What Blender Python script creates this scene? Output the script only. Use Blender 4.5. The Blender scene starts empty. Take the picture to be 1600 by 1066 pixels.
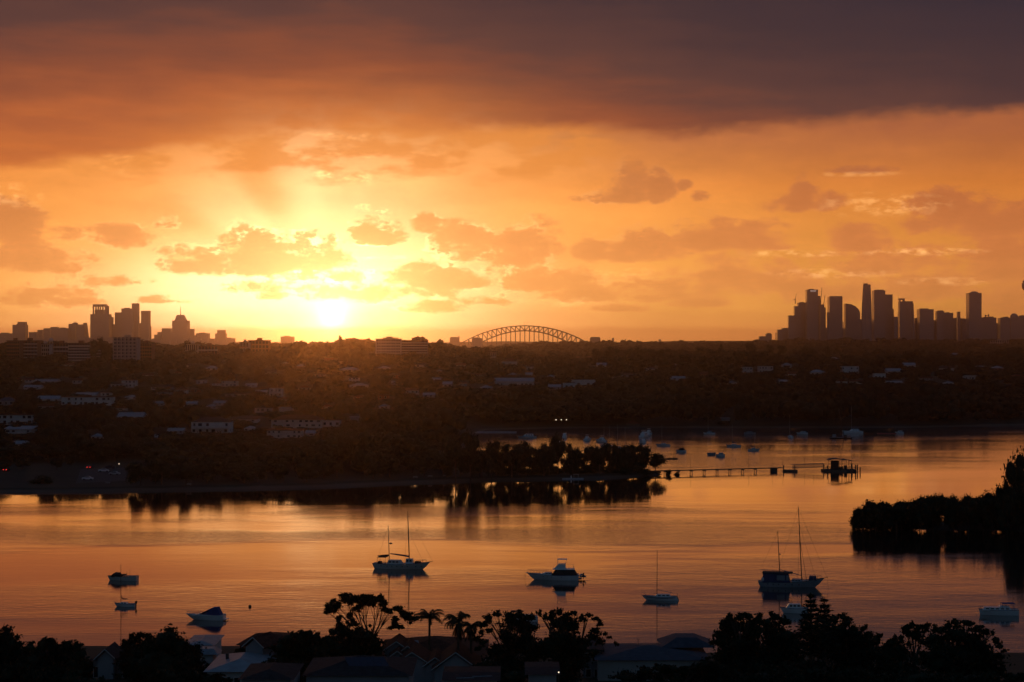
# Dawn over a harbour: boats on calm water, hillside suburbs, two city skylines and an arch bridge
import bpy, bmesh, math, random
import numpy as np
from mathutils import Vector, Matrix

# ------------------------------------------------------------------ camera
scn = bpy.context.scene
F = 2850.0      # focal length in photo pixels (photo is 1600 px wide)
HY = 541.0      # photo row of the horizon
CAMZ = 54.0
cam_d = bpy.data.cameras.new("camera")
cam = bpy.data.objects.new("camera", cam_d)
scn.collection.objects.link(cam)
cam.location = (0, 0, CAMZ)
cam.rotation_euler = (math.radians(90), 0, 0)
cam_d.sensor_width = 36
cam_d.lens = 36 * F / 1600
cam_d.shift_y = (HY - 533) / 1600
cam_d.clip_start = 1.0
cam_d.clip_end = 60000
scn.camera = cam
scn.view_settings.view_transform = 'Standard'
scn.view_settings.look = 'None'
scn.view_settings.gamma = 1.0
scn.view_settings.exposure = 0.0
scn.render.film_transparent = False
cy = scn.cycles
cy.use_denoising = True
cy.max_bounces = 6
cy.diffuse_bounces = 2
cy.glossy_bounces = 3
cy.transmission_bounces = 2
cy.volume_bounces = 0
cy.transparent_max_bounces = 6
cy.sample_clamp_indirect = 6.0
cy.caustics_reflective = False
cy.caustics_refractive = False
scn.render.use_persistent_data = False

def P(px, py, D):
    """point seen at photo pixel (px,py) at distance D along the view axis"""
    return Vector(((px - 800) * D / F, D, CAMZ - (py - HY) * D / F))

def W(px, py, z=0.0):
    """point on level z seen at photo pixel (px,py)"""
    D = (CAMZ - z) * F / (py - HY)
    return Vector(((px - 800) * D / F, D, z))

SUN_AZ = math.degrees(math.atan((520 - 800) / F))     # degrees right of the view axis
SUN_EL = 0.95
HAZE = 5.5e-5; HAZE_G = 0.95

# ------------------------------------------------------------------ sky
world = bpy.data.worlds.new("World")
scn.world = world
world.use_nodes = True
wt = world.node_tree
wt.nodes.clear()

class S:
    """socket wrapper so sky maths can be written as expressions"""
    nt = wt
    def __init__(s, sock): s.k = sock
    @staticmethod
    def m(op, *a, clamp=False):
        n = S.nt.nodes.new('ShaderNodeMath'); n.operation = op; n.use_clamp = clamp
        for i, v in enumerate(a):
            if isinstance(v, S): S.nt.links.new(v.k, n.inputs[i])
            else: n.inputs[i].default_value = float(v)
        return S(n.outputs[0])
    def __add__(a, b): return S.m('ADD', a, b)
    __radd__ = __add__
    def __sub__(a, b): return S.m('SUBTRACT', a, b)
    def __rsub__(a, b): return S.m('SUBTRACT', b, a)
    def __mul__(a, b): return S.m('MULTIPLY', a, b)
    __rmul__ = __mul__
    def __truediv__(a, b): return S.m('DIVIDE', a, b)
    def max(a, b): return S.m('MAXIMUM', a, b)
    def min(a, b): return S.m('MINIMUM', a, b)
    def pow(a, b): return S.m('POWER', a, b)
    def abs(a): return S.m('ABSOLUTE', a)
    def exp(a): return S.m('EXPONENT', a)
    def sqrt(a): return S.m('SQRT', a)

def smooth(x, lo, hi):
    n = S.nt.nodes.new('ShaderNodeMapRange'); n.interpolation_type = 'SMOOTHSTEP'
    S.nt.links.new(x.k, n.inputs[0])
    n.inputs[1].default_value = lo; n.inputs[2].default_value = hi
    n.inputs[3].default_value = 0; n.inputs[4].default_value = 1
    return S(n.outputs[0])

def comb(x, y, z):
    n = S.nt.nodes.new('ShaderNodeCombineXYZ')
    for i, v in enumerate((x, y, z)):
        if isinstance(v, S): S.nt.links.new(v.k, n.inputs[i])
        else: n.inputs[i].default_value = v
    return n.outputs[0]

def noise(vec, scale, detail=4, rough=0.55, dist=0.0):
    n = S.nt.nodes.new('ShaderNodeTexNoise')
    n.inputs['Scale'].default_value = scale
    n.inputs['Detail'].default_value = detail
    n.inputs['Roughness'].default_value = rough
    n.inputs['Distortion'].default_value = dist
    S.nt.links.new(vec, n.inputs['Vector'])
    return S(n.outputs[0])

def ramp(x, stops, lo, hi):
    n = S.nt.nodes.new('ShaderNodeValToRGB')
    t = S.m('MULTIPLY_ADD', x, 1.0 / (hi - lo), -lo / (hi - lo), clamp=True)
    S.nt.links.new(t.k, n.inputs[0])
    cr = n.color_ramp
    cr.interpolation = 'EASE' if len(stops) < 3 else 'LINEAR'
    while len(cr.elements) < len(stops): cr.elements.new(0.5)
    for e, (p, c) in zip(cr.elements, stops):
        e.position = (p - lo) / (hi - lo)
    for e, (p, c) in zip(cr.elements, stops):
        e.color = (c[0], c[1], c[2], 1)
    return n.outputs[0]

def vop(op, a, b):
    n = S.nt.nodes.new('ShaderNodeVectorMath'); n.operation = op
    for i, v in enumerate((a, b)):
        if v is None: continue
        if isinstance(v, S): v = v.k
        if isinstance(v, bpy.types.NodeSocket): S.nt.links.new(v, n.inputs[3 if (op == 'SCALE' and i == 1) else i])
        elif op == 'SCALE' and i == 1: n.inputs[3].default_value = v
        else: n.inputs[i].default_value = v
    return n.outputs[0]

def vmix(f, a, b):
    n = S.nt.nodes.new('ShaderNodeMix'); n.data_type = 'VECTOR'; n.clamp_factor = True
    if isinstance(f, S): S.nt.links.new(f.k, n.inputs[0])
    else: n.inputs[0].default_value = f
    for i, v in ((4, a), (5, b)):
        if isinstance(v, bpy.types.NodeSocket): S.nt.links.new(v, n.inputs[i])
        else: n.inputs[i].default_value = v
    return n.outputs[1]

def AZ(px): return math.degrees(math.atan((px - 800) / F))
def EL(py, px=800): return math.degrees(math.atan((HY - py) / math.hypot(F, px - 800)))
DPX = math.degrees(1 / F)

tc = wt.nodes.new('ShaderNodeTexCoord')
sep = wt.nodes.new('ShaderNodeSeparateXYZ')
wt.links.new(tc.outputs['Generated'], sep.inputs[0])
dx, dy, dz = (S(sep.outputs[i]) for i in range(3))
az = S.m('ARCTAN2', dx, dy) * (180 / math.pi)
el = S.m('ARCSINE', S.m('MINIMUM', dz, 0.9999)) * (180 / math.pi)
off = az - SUN_AZ                     # degrees from the sun's bearing
del_ = el - 1.3
dsun = (off * off + del_ * del_ * 1.0).sqrt()
dcore = (off * off + (el - 0.9) * (el - 0.9)).sqrt()
dflat = ((off + 1.2) * (off + 1.2) * 0.09 + (el - 1.5) * (el - 1.5) * 1.3).sqrt()
dell = (off * off * 0.55 + del_ * del_ * 1.15).sqrt()

q = comb(az, el * 2.6, 0.0)
nz = noise(q, 0.55, 6, 0.58)          # cumulus edge noise
nzc = (nz - 0.5)
q2 = comb(az * 0.35, el * 1.3, 3.0)
ns = noise(q2, 0.8, 4, 0.5)           # long streaks
q3 = comb(az, el * 1.6, 7.0)
nf = noise(q3, 2.4, 4, 0.6)           # fine puffs
nff = noise(q3, 7.0, 3, 0.6)
nr = noise(comb(az, el * 1.2, 11.0), 1.3, 2, 0.5)

# clear air between the cloud decks
base = ramp(el, [(0.0, (1.0, .32, .075)), (1.2, (1.08, .42, .075)), (3.0, (.92, .32, .055)), (5.0, (.80, .225, .038)),
                 (7.5, (.54, .15, .045)), (12, (.25, .09, .05)), (20, (.07, .07, .09))], 0, 20)
fall = (1 - smooth(off.max(0), 6, 22) * 0.22)
base = vop('SCALE', base, fall)
g1 = (dell * -0.60).exp() * 0.9
g2 = (dell * -0.165).exp() * 0.84
g4 = ((off + .2) * (off + .2) * -0.075 + (el - 3.4) * (el - 3.4) * -0.16).exp()
g3 = (dflat * dflat * -0.40).exp() * 1.25 + (dcore * -3.2).exp() * 6.0
glow = vop('ADD', vop('ADD', vop('ADD', vop('SCALE', (.34, .31, .20), g4), vop('SCALE', (1.0, .80, .58), g1)), vop('SCALE', (.85, .52, .12), g2)), vop('SCALE', (1.0, .8, .5), g3))
# thin high streaks
streak = (ns - 0.5) * 0.9 + (nf - 0.5) * 0.25
base = vop('SCALE', base, 1 + streak * 0.45)
glow = vop('SCALE', glow, 1 + streak * 0.55)

# rays fanning out of the sun above the cumulus
ang = S.m('ARCTAN2', off, del_)
rn = noise(comb(ang, 0.0, 1.0), 2.3, 1, 0.5)
rays = (smooth(rn, 0.40, 0.68) - .35) * smooth(dsun, 2.2, 3.6) * (1 - smooth(dsun, 4.0, 7.0)) * (1 - smooth(off, -1.0, 1.5))
clear = vop('ADD', base, glow)
clear = vop('ADD', clear, vop('SCALE', (.42, .36, .20), rays))

CL = [  # centre x, base row, half width, height above, depth below, weight
    (20, 352, 58, 34, 20, 1.0), (100, 366, 34, 18, 8, .8), (188, 368, 52, 20, 12, .9), (70, 416, 74, 34, 8, 1), (90, 466, 74, 22, 10, .8),
    (306, 420, 64, 34, 9, .95), (395, 408, 60, 52, 16, .95), (470, 408, 84, 40, 14, .95), (592, 374, 48, 32, 8, .9), (664, 356, 24, 24, 8, 1),
    (722, 380, 56, 34, 20, 1), (815, 398, 62, 52, 16, 1), (690, 442, 92, 28, 8, .9), (560, 458, 150, 18, 9, .6), (680, 483, 46, 14, 6, .9),
    (850, 446, 74, 32, 10, 1), (915, 462, 70, 22, 9, .9), (980, 309, 40, 54, 8, 1.05), (1028, 306, 26, 42, 8, 1), (935, 313, 40, 13, 5, .8),
    (1070, 290, 12, 8, 6, .8), (1094, 307, 17, 10, 6, .9), (925, 394, 32, 24, 12, .8), (1006, 400, 62, 38, 9, 1), (1110, 380, 60, 38, 9, 1),
    (1180, 382, 62, 32, 8, 1), (1030, 462, 64, 46, 8, .85), (1160, 450, 92, 46, 10, .85), (1085, 475, 54, 12, 5, .9), (1245, 322, 62, 20, 7, .9),
    (1256, 306, 24, 26, 14, .9), (1285, 316, 34, 14, 9, .7), (1340, 266, 48, 7, 4, .9), (1475, 345, 60, 44, 18, 1), (1560, 355, 80, 44, 14, 1),
    (1347, 386, 46, 34, 7, .95), (1565, 400, 74, 38, 10, .95), (1375, 420, 110, 34, 8, .9), (1500, 450, 120, 50, 14, .8), (1290, 458, 110, 32, 12, .75),
    (1590, 470, 70, 40, 14, .7), (250, 470, 40, 8, 3, .6), (1080, 360, 30, 18, 8, .6), (1420, 400, 60, 10, 5, .5), (400, 452, 60, 10, 4, .4),
    (250, 352, 34, 12, 5, .6), (430, 452, 90, 10, 5, .5), (520, 432, 90, 12, 6, .6), (760, 470, 50, 10, 5, .6), 
    (950, 482, 60, 8, 4, .6), (1220, 432, 60, 18, 7, .7), (1430, 466, 60, 10, 5, .6), (160, 440, 60, 10, 5, .5),
]
f = None
for (cx, cyy, hw, hu, hd, wgt) in CL:
    a0, e0 = AZ(cx), EL(cyy, cx)
    u = (az - a0) * (1 / (hw * DPX * 1.12))
    v = el - e0
    vv = S.m('MAXIMUM', v * (1 / (hu * DPX * 1.15)), v * (-1 / (hd * DPX * 1.4)))
    r = 1 - (u * u + vv * vv)
    if wgt != 1.0: r = r * wgt
    f = r if f is None else S.m('SMOOTH_MAX', f, r, 0.15)
fn = f.max(-1.5) + nzc * 3.3 + (nf - 0.5) * 1.7 + (nff - 0.5) * 0.6 - 0.02
mask = smooth(fn, -0.25, 0.62)
thick = smooth(fn, 0.1, 1.3)
rim = smooth(fn, -0.22, 0.08) * (1 - smooth(fn, 0.08, 0.40)) * smooth(nr, 0.44, 0.66)
rimg = rim * ((dsun * -0.40).exp() * 3.0)
# shaded cloud undersides: light coming through plus glow scattered round the sun
cl_base = ramp(el, [(0, (.92, .34, .08)), (1.5, (.86, .30, .078)), (3, (.74, .225, .068)), (4.6, (.56, .155, .052)), (8, (.34, .10, .05))], 0, 8)
cl_base = vop('SCALE', cl_base, (1 - smooth(off.max(0), 8, 24) * 0.12))
cl_glow = vop('ADD', vop('SCALE', (.70, .42, .07), (dell * -0.20).exp() * 0.95), vop('SCALE', (1.0, .80, .5), (dell * -0.8).exp() * .9))
cl_col = vop('ADD', cl_base, cl_glow)
cl_col = vop('SCALE', cl_col, 1.06 - thick * 0.14 + (nf - 0.5) * 0.12)
sky = vmix(mask * 0.90, clear, cl_col)
sky = vop('ADD', sky, vop('SCALE', (1.0, .70, .32), rimg))
# small bright puffs lit from behind
pn = noise(comb(az, el * 2.2, 5.0), 1.6, 5, 0.65)
pf = None
for (cx, cyy, hw, hh, a) in [(520, 273, 34, 12, 1.0), (562, 280, 30, 14, .6), (569, 325, 18, 8, 1.0), (600, 327, 12, 6, .7), (365, 382, 20, 30, .6), (290, 402, 40, 8, .6),
                             (1380, 320, 120, 22, .35), (1440, 394, 110, 7, .55), (1250, 396, 110, 7, .45), (630, 402, 90, 4, .7), (200, 255, 50, 26, .35), (530, 212, 70, 10, .45),
                             (20, 306, 60, 22, .35), (1300, 427, 120, 9, .45), (880, 470, 50, 12, .5), (560, 240, 80, 8, .45), (1480, 440, 90, 8, .35), (960, 425, 80, 8, .35), (1340, 272, 80, 5, .25)]:
    u = (az - AZ(cx)) * (1 / (hw * DPX)); v = (el - EL(cyy, cx)) * (1 / (hh * DPX))
    b = (1 - (u * u + v * v)).max(0) * a
    pf = b if pf is None else pf.max(b)
puff = smooth(pn, 0.44, 0.66) * pf
sky = vop('ADD', sky, vop('SCALE', (1.0, .62, .24), puff))
# bank of cloud on the horizon with the sun sinking behind its edge
bank = 1 - smooth(el + nzc * 0.35, 0.45, 0.72)
bcol = vop('ADD', (.70, .21, .05), vop('ADD', vop('SCALE', (.5, .25, .05), (off.abs() * -0.16).exp()), vop('SCALE', (2.0, 1.0, .3), (dsun * -0.9).exp())))
sky = vmix(bank * 0.62, sky, bcol)

# rain veil hanging under the deck
veil = smooth(el, 4.6, 6.9) * smooth(off, 4.5, 9.5) * (.55 + (nz - .5) * .8)
sky = vmix(veil, sky, (.36, .105, .052))
midb = smooth(el + nzc * 2.2, 5.0, 5.9) * (1 - smooth(off.abs(), 7.5, 11)) * .75
sky = vmix(midb * smooth(nz, .38, .56), sky, (.84, .285, .052))

# the great dark deck overhead
e_pts = [(0, 262), (150, 247), (300, 228), (420, 214), (560, 205), (700, 205), (800, 200), (900, 204), (1040, 211), (1180, 200), (1320, 190), (1480, 178), (1600, 168)]
fc = S.nt.nodes.new('ShaderNodeFloatCurve')
lo_a, hi_a = AZ(0) - 4, AZ(1600) + 4
ta = S.m('MULTIPLY_ADD', az, 1 / (hi_a - lo_a), -lo_a / (hi_a - lo_a), clamp=True)
wt.links.new(ta.k, fc.inputs['Value'])
cv = fc.mapping.curves[0]
pts = [(0.0, EL(290) / 12)] + [((AZ(x) - lo_a) / (hi_a - lo_a), EL(y, x) / 12) for x, y in e_pts] + [(1.0, EL(150) / 12)]
while len(cv.points) < len(pts): cv.points.new(0.5, 0.5)
for p_, (x_, y_) in zip(cv.points, pts): p_.location = (x_, y_)
fc.mapping.update()
edge = S(fc.outputs[0]) * 12
hfe = el - edge + nzc * 0.45 + (nf - .5) * .25 + (ns - .5) * .5
soft = smooth(off.abs() * -1 + 0.0, -8.5, -2.0)      # softer edge above the sun
deck_a = smooth(hfe, -0.22, 0.34)
deck_b = smooth(hfe, -1.5, 2.2)
deck = deck_a * (1 - soft * .75) + deck_b * soft * .75
nd = noise(comb(az * .22 + el * .10, el * 1.5, 9.0), 1.1, 6, 0.6)
t = el + off.max(0) * 0.20 + (off * -1).max(0) * 0.065 + (ns - 0.5) * 1.6 + (nd - 0.5) * 2.0
dcol = ramp(t, [(5.5, (.72, .21, .040)), (6.6, (.60, .16, .038)), (7.6, (.44, .115, .038)), (8.9, (.260, .074, .036)), (10.5, (.110, .048, .040)),
                (12.5, (.060, .034, .037)), (15, (.036, .026, .036)), (19, (.026, .022, .036)), (30, (.020, .022, .040))], 5, 30)
sky = vmix(deck, sky, dcol)

# away from the dawn the clear sky is the physical one
nish = wt.nodes.new('ShaderNodeTexSky')
nish.sky_type = 'NISHITA'; nish.sun_disc = False
nish.sun_elevation = math.radians(SUN_EL)
nish.sun_rotation = math.radians(SUN_AZ)
nish.air_density = 1.2; nish.dust_density = 2.0; nish.ozone_density = 2.0
ncol = vop('SCALE', nish.outputs[0], 0.07)
ncol = vop('ADD', ncol, (.007, .021, .047))
back = smooth(off.abs(), 28, 75).max(smooth(el, 16, 40))
sky = vmix(back, sky, ncol)
sky = vmix(1 - smooth(el, -2.0, -0.1), sky, (.02, .012, .01))
bg = wt.nodes.new('ShaderNodeBackground')
wt.links.new(sky, bg.inputs[0])
bg.inputs[1].default_value = 1.0
wo = wt.nodes.new('ShaderNodeOutputWorld')
wt.links.new(bg.outputs[0], wo.inputs[0])
world.cycles.sampling_method = 'MANUAL'
world.cycles.sample_map_resolution = 512

# ------------------------------------------------------------------ sun
sl = bpy.data.lights.new("sun", 'SUN')
sun = bpy.data.objects.new("sun", sl)
scn.collection.objects.link(sun)
sl.energy = 0.115
sl.angle = math.radians(0.6)
sl.color = (1.0, 0.30, 0.035)
sd = Vector((math.sin(math.radians(SUN_AZ)) * math.cos(math.radians(SUN_EL)), math.cos(math.radians(SUN_AZ)) * math.cos(math.radians(SUN_EL)), math.sin(math.radians(SUN_EL))))
sun.rotation_euler = (-sd).to_track_quat('-Z', 'Y').to_euler()

# ------------------------------------------------------------------ helpers
COL = scn.collection
def material(name, color, rough=0.8, vary=0.25, scale=0.6, metal=0.0, bump=0.0, emit=None, es=0.0, spec=0.5, color2=None, stretch=(1, 1, 1)):
    m = bpy.data.materials.new(name); m.use_nodes = True
    nt = m.node_tree; b = nt.nodes['Principled BSDF']
    b.inputs['Roughness'].default_value = rough
    b.inputs['Metallic'].default_value = metal
    b.inputs['Specular IOR Level'].default_value = spec
    tcn = nt.nodes.new('ShaderNodeTexCoord'); mp = nt.nodes.new('ShaderNodeMapping')
    nt.links.new(tcn.outputs['Object'], mp.inputs[0]); mp.inputs['Scale'].default_value = stretch
    nn = nt.nodes.new('ShaderNodeTexNoise'); nn.inputs['Scale'].default_value = scale; nn.inputs['Detail'].default_value = 3
    nt.links.new(mp.outputs[0], nn.inputs['Vector'])
    cr = nt.nodes.new('ShaderNodeValToRGB')
    lo = [max(0, c * (1 - vary)) for c in color]; hi = [min(1, c * (1 + vary)) for c in color]
    if color2: lo, hi = color, color2
    cr.color_ramp.elements[0].position = .32; cr.color_ramp.elements[1].position = .68
    cr.color_ramp.elements[0].color = (*lo[:3], 1); cr.color_ramp.elements[1].color = (*hi[:3], 1)
    nt.links.new(nn.outputs[0], cr.inputs[0]); nt.links.new(cr.outputs[0], b.inputs['Base Color'])
    if bump:
        bn = nt.nodes.new('ShaderNodeBump'); bn.inputs['Strength'].default_value = bump; bn.inputs['Distance'].default_value = 0.05
        nt.links.new(nn.outputs[0], bn.inputs['Height']); nt.links.new(bn.outputs[0], b.inputs['Normal'])
    if emit:
        b.inputs['Emission Color'].default_value = (*emit, 1); b.inputs['Emission Strength'].default_value = es
    return m

M = {}
def mk(n, *a, **k): M[n] = material(n, *a, **k)
mk('foliage', (.022, .032, .015), .75, .35, .25, spec=.2)
mk('foliage_far', (.018, .024, .014), .8, .4, .03, spec=.1)
mk('bark', (.09, .06, .04), .9, .4, 2)
mk('white_gel', (.80, .80, .79), .28, .04, .8)
mk('cream_gel', (.66, .64, .58), .35, .06, .8)
mk('navy', (.03, .05, .14), .4, .2, 1)
mk('blue_canvas', (.035, .06, .20), .85, .2, 2)
mk('dark_canvas', (.03, .03, .035), .9, .3, 2)
mk('antifoul', (.02, .03, .05), .7, .3, 2)
mk('teak', (.20, .11, .06), .6, .3, 3, stretch=(1, 6, 1))
mk('alloy', (.30, .30, .31), .35, .1, 2, metal=.8)
mk('dark_alloy', (.06, .055, .05), .5, .2, 2)
mk('glass', (.015, .018, .022), .08, .1, 1)
mk('rope', (.12, .10, .08), .9, .2, 3)
mk('grey_hull', (.34, .38, .42), .4, .1, .8)
mk('timber', (.13, .10, .075), .85, .35, 1.5)
mk('pale_render', (.36, .34, .32), .85, .12, .3)
mk('concrete', (.34, .33, .31), .85, .2, .7, bump=.3)
mk('white_wall', (.62, .61, .58), .8, .08, .3)
mk('render_wall', (.50, .47, .43), .85, .12, .3)
mk('grey_wall', (.30, .30, .31), .85, .15, .3)
mk('brick', (.20, .085, .055), .9, .25, 2.5)
mk('tile_roof', (.12, .045, .03), .9, .35, 2.2, bump=.4, spec=.1)
mk('dark_roof', (.035, .035, .038), .85, .3, 1.5, bump=.4, spec=.15)
mk('metal_roof', (.27, .30, .33), .5, .15, .8, metal=.1, spec=.4)
mk('blue_roof', (.06, .075, .10), .7, .2, 1.2, bump=.2, spec=.2)
mk('solar', (.012, .02, .05), .35, .2, .8, spec=.3)
mk('tower_stone', (.30, .25, .22), .8, .12, .02)
mk('tower_glass', (.30, .27, .27), .45, .12, .02)
mk('steel', (.13, .13, .14), .6, .15, .1)
mk('granite', (.33, .28, .24), .85, .12, .1)
mk('lamp_warm', (.8, .7, .5), .5, .05, 1, emit=(1, .80, .55), es=1.6)
mk('lamp_red', (.6, .05, .03), .5, .05, 1, emit=(1, .04, .03), es=2.5)
mk('car_white', (.7, .7, .7), .25, .03, 1)
mk('car_dark', (.04, .045, .06), .25, .1, 1)
mk('tyre', (.02, .02, .02), .9, .2, 3)
mk('skin', (.45, .28, .2), .6, .1, 4)
mk('cloth_dark', (.03, .035, .05), .9, .3, 4)
mk('red_paint', (.45, .05, .04), .5, .15, 2)
mk('asphalt', (.05, .05, .052), .9, .2, .8)

def tag(o, label=None, cat=None, group=None, kind=None):
    if label: o['label'] = label
    if cat: o['category'] = cat
    if group: o['group'] = group
    if kind: o['kind'] = kind
    return o

def thing(name, label, cat, loc=(0, 0, 0), rz=0.0, group=None):
    o = bpy.data.objects.new(name, None); COL.objects.link(o)
    o.location = loc; o.rotation_euler = (0, 0, rz)
    return tag(o, label, cat, group)

def copy_tree(o, parent=None):
    c = o.copy(); COL.objects.link(c); c.parent = parent
    for ch in list(o.children): copy_tree(ch, c)
    return c

class MB:
    def __init__(s): s.v = []; s.f = []; s.mi = []; s.cur = 0
    def mat(s, i): s.cur = i; return s
    def add(s, vs, fs):
        n = len(s.v); s.v += [tuple(v) for v in vs]; s.f += [tuple(n + i for i in f) for f in fs]; s.mi += [s.cur] * len(fs)
        return s
    def box(s, x0, x1, y0, y1, z0, z1, tx=0.0, ty=0.0, sx=0.0):
        """box; tx/ty inset of the top, sx sideways shift of the top"""
        return s.add([(x0, y0, z0), (x1, y0, z0), (x1, y1, z0), (x0, y1, z0),
                      (x0 + tx + sx, y0 + ty, z1), (x1 - tx + sx, y0 + ty, z1), (x1 - tx + sx, y1 - ty, z1), (x0 + tx + sx, y1 - ty, z1)],
                     [(0, 3, 2, 1), (4, 5, 6, 7), (0, 1, 5, 4), (1, 2, 6, 5), (2, 3, 7, 6), (3, 0, 4, 7)])
    def tube(s, pts, r, n=6, cap=True):
        pts = [Vector(p) for p in pts]
        if not hasattr(r, '__len__'): r = [r] * len(pts)
        rings = []
        up = Vector((0, 0, 1))
        for i, p in enumerate(pts):
            d = (pts[min(i + 1, len(pts) - 1)] - pts[max(i - 1, 0)]).normalized()
            a = d.cross(up if abs(d.z) < .95 else Vector((1, 0, 0))).normalized(); b = d.cross(a)
            rings.append([p + (a * math.cos(2 * math.pi * k / n) + b * math.sin(2 * math.pi * k / n)) * r[i] for k in range(n)])
        vs = [v for rg in rings for v in rg]; fs = []
        for i in range(len(pts) - 1):
            for k in range(n):
                fs.append((i * n + k, i * n + (k + 1) % n, (i + 1) * n + (k + 1) % n, (i + 1) * n + k))
        if cap: fs += [tuple(range(n - 1, -1, -1)), tuple((len(pts) - 1) * n + k for k in range(n))]
        return s.add(vs, fs)
    def prism(s, poly, y0, y1):
        """polygon in x,z extruded along y"""
        n = len(poly)
        vs = [(x, y0, z) for x, z in poly] + [(x, y1, z) for x, z in poly]
        fs = [tuple(range(n)), tuple(range(2 * n - 1, n - 1, -1))] + [(i + n, (i + 1) % n + n, (i + 1) % n, i) for i in range(n)]
        return s.add(vs, fs)
    def loft(s, rings, closed=True, cap=True):
        n = len(rings[0]); vs = [v for r in rings for v in r]; fs = []
        for i in range(len(rings) - 1):
            for k in range(n if closed else n - 1):
                fs.append((i * n + k, i * n + (k + 1) % n, (i + 1) * n + (k + 1) % n, (i + 1) * n + k))
        if cap: fs += [tuple(range(n - 1, -1, -1)), tuple((len(rings) - 1) * n + k for k in range(n))]
        return s.add(vs, fs)
    def ball(s, c, rx, ry=None, rz=None, n=8, m=6):
        ry = ry or rx; rz = rz or rx; rings = []
        for j in range(m + 1):
            t = -math.pi / 2 + math.pi * j / m
            rings.append([(c[0] + rx * max(.02, math.cos(t)) * math.cos(2 * math.pi * k / n), c[1] + ry * max(.02, math.cos(t)) * math.sin(2 * math.pi * k / n), c[2] + rz * math.sin(t)) for k in range(n)])
        return s.loft(rings)
    def build(s, name, mats, parent=None, smooth=False):
        if not isinstance(mats, (list, tuple)): mats = [mats]
        me = bpy.data.meshes.new(name); me.from_pydata(s.v, [], s.f)
        for m_ in mats: me.materials.append(M[m_] if isinstance(m_, str) else m_)
        if len(mats) > 1: me.polygons.foreach_set('material_index', s.mi)
        if smooth: me.polygons.foreach_set('use_smooth', [True] * len(me.polygons))
        bm = bmesh.new(); bm.from_mesh(me); bmesh.ops.recalc_face_normals(bm, faces=bm.faces); bm.to_mesh(me); bm.free()
        me.update()
        o = bpy.data.objects.new(name, me); COL.objects.link(o)
        if parent is not None: o.parent = parent
        return o

def mesh_np(name, V, Fq, mat):
    """fast mesh from numpy arrays, Fq is (n,3) or (n,4)"""
    me = bpy.data.meshes.new(name); k = Fq.shape[1]
    me.vertices.add(len(V)); me.vertices.foreach_set('co', np.asarray(V, np.float32).ravel())
    me.loops.add(Fq.size); me.loops.foreach_set('vertex_index', np.asarray(Fq, np.int32).ravel())
    me.polygons.add(len(Fq)); me.polygons.foreach_set('loop_start', np.arange(len(Fq), dtype=np.int32) * k)
    me.polygons.foreach_set('loop_total', np.full(len(Fq), k, np.int32))
    me.materials.append(M[mat] if isinstance(mat, str) else mat)
    me.update(calc_edges=True)
    return me

def link(name, me, parent=None):
    o = bpy.data.objects.new(name, me); COL.objects.link(o); o.parent = parent
    return o

# ------------------------------------------------------------------ terrain
rng = np.random.default_rng(7)
main_poly = [(-900, 780), (-300, 773), (0, 770), (130, 769), (350, 765), (500, 762), (640, 755), (760, 751), (880, 749), (940, 748), (990, 745), (1030, 742.5),
             (1036, 741), (1020, 739), (960, 737.5), (860, 736.5), (775, 735), (748, 722), (728, 700), (724, 684), (760, 672),
             (860, 669.5), (1000, 668.5), (1200, 668.5), (1420, 668.5), (1600, 664), (1900, 655), (2600, 640)]
poly1 = [W(x, y)[:2] for x, y in main_poly]
poly1 = [(-4000, poly1[0][1])] + [tuple(p) for p in poly1] + [(6000, poly1[-1][1]), (9000, 16000), (-9000, 16000), (-9000, poly1[0][1])]
mang_poly = [tuple(W(1337, 831)[:2]), tuple(W(1420, 828)[:2]), tuple(W(1520, 830)[:2]), tuple(W(1640, 834)[:2]), tuple(W(2000, 842)[:2]), (520, 505), (520, 640), (190, 600), (130, 560)]
near_poly = [(-6000, -400), (6000, -400), (6000, 250), (260, 300), (150, 322), (60, 312), (0, 318), (-60, 326), (-110, 318), (-200, 330), (-500, 330), (-6000, 300)]

def sdist(X, Y, poly):
    """signed distance to polygon, positive inside"""
    d2 = np.full(X.shape, 1e18); inside = np.zeros(X.shape, bool); n = len(poly)
    for i in range(n):
        x0, y0 = poly[i]; x1, y1 = poly[(i + 1) % n]
        ex, ey = x1 - x0, y1 - y0; L = ex * ex + ey * ey + 1e-9
        tt = np.clip(((X - x0) * ex + (Y - y0) * ey) / L, 0, 1)
        d2 = np.minimum(d2, (X - x0 - tt * ex) ** 2 + (Y - y0 - tt * ey) ** 2)
        c = ((y0 > Y) != (y1 > Y)) & (X < (x1 - x0) * (Y - y0) / ((y1 - y0) + 1e-12) + x0)
        inside ^= c
    return np.where(inside, 1, -1) * np.sqrt(d2)

def bumps(X, Y, s, seed):
    r = np.random.default_rng(seed); z = np.zeros(np.shape(X))
    for k in range(6):
        a = r.uniform(0, 2 * math.pi); p = r.uniform(0, 6.28); fq = (0.6 + 0.35 * k) / s
        z = z + np.sin((X * math.cos(a) + Y * math.sin(a)) * fq * 6.28 + p) / (1 + .4 * k)
    return z / 2.5

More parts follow.
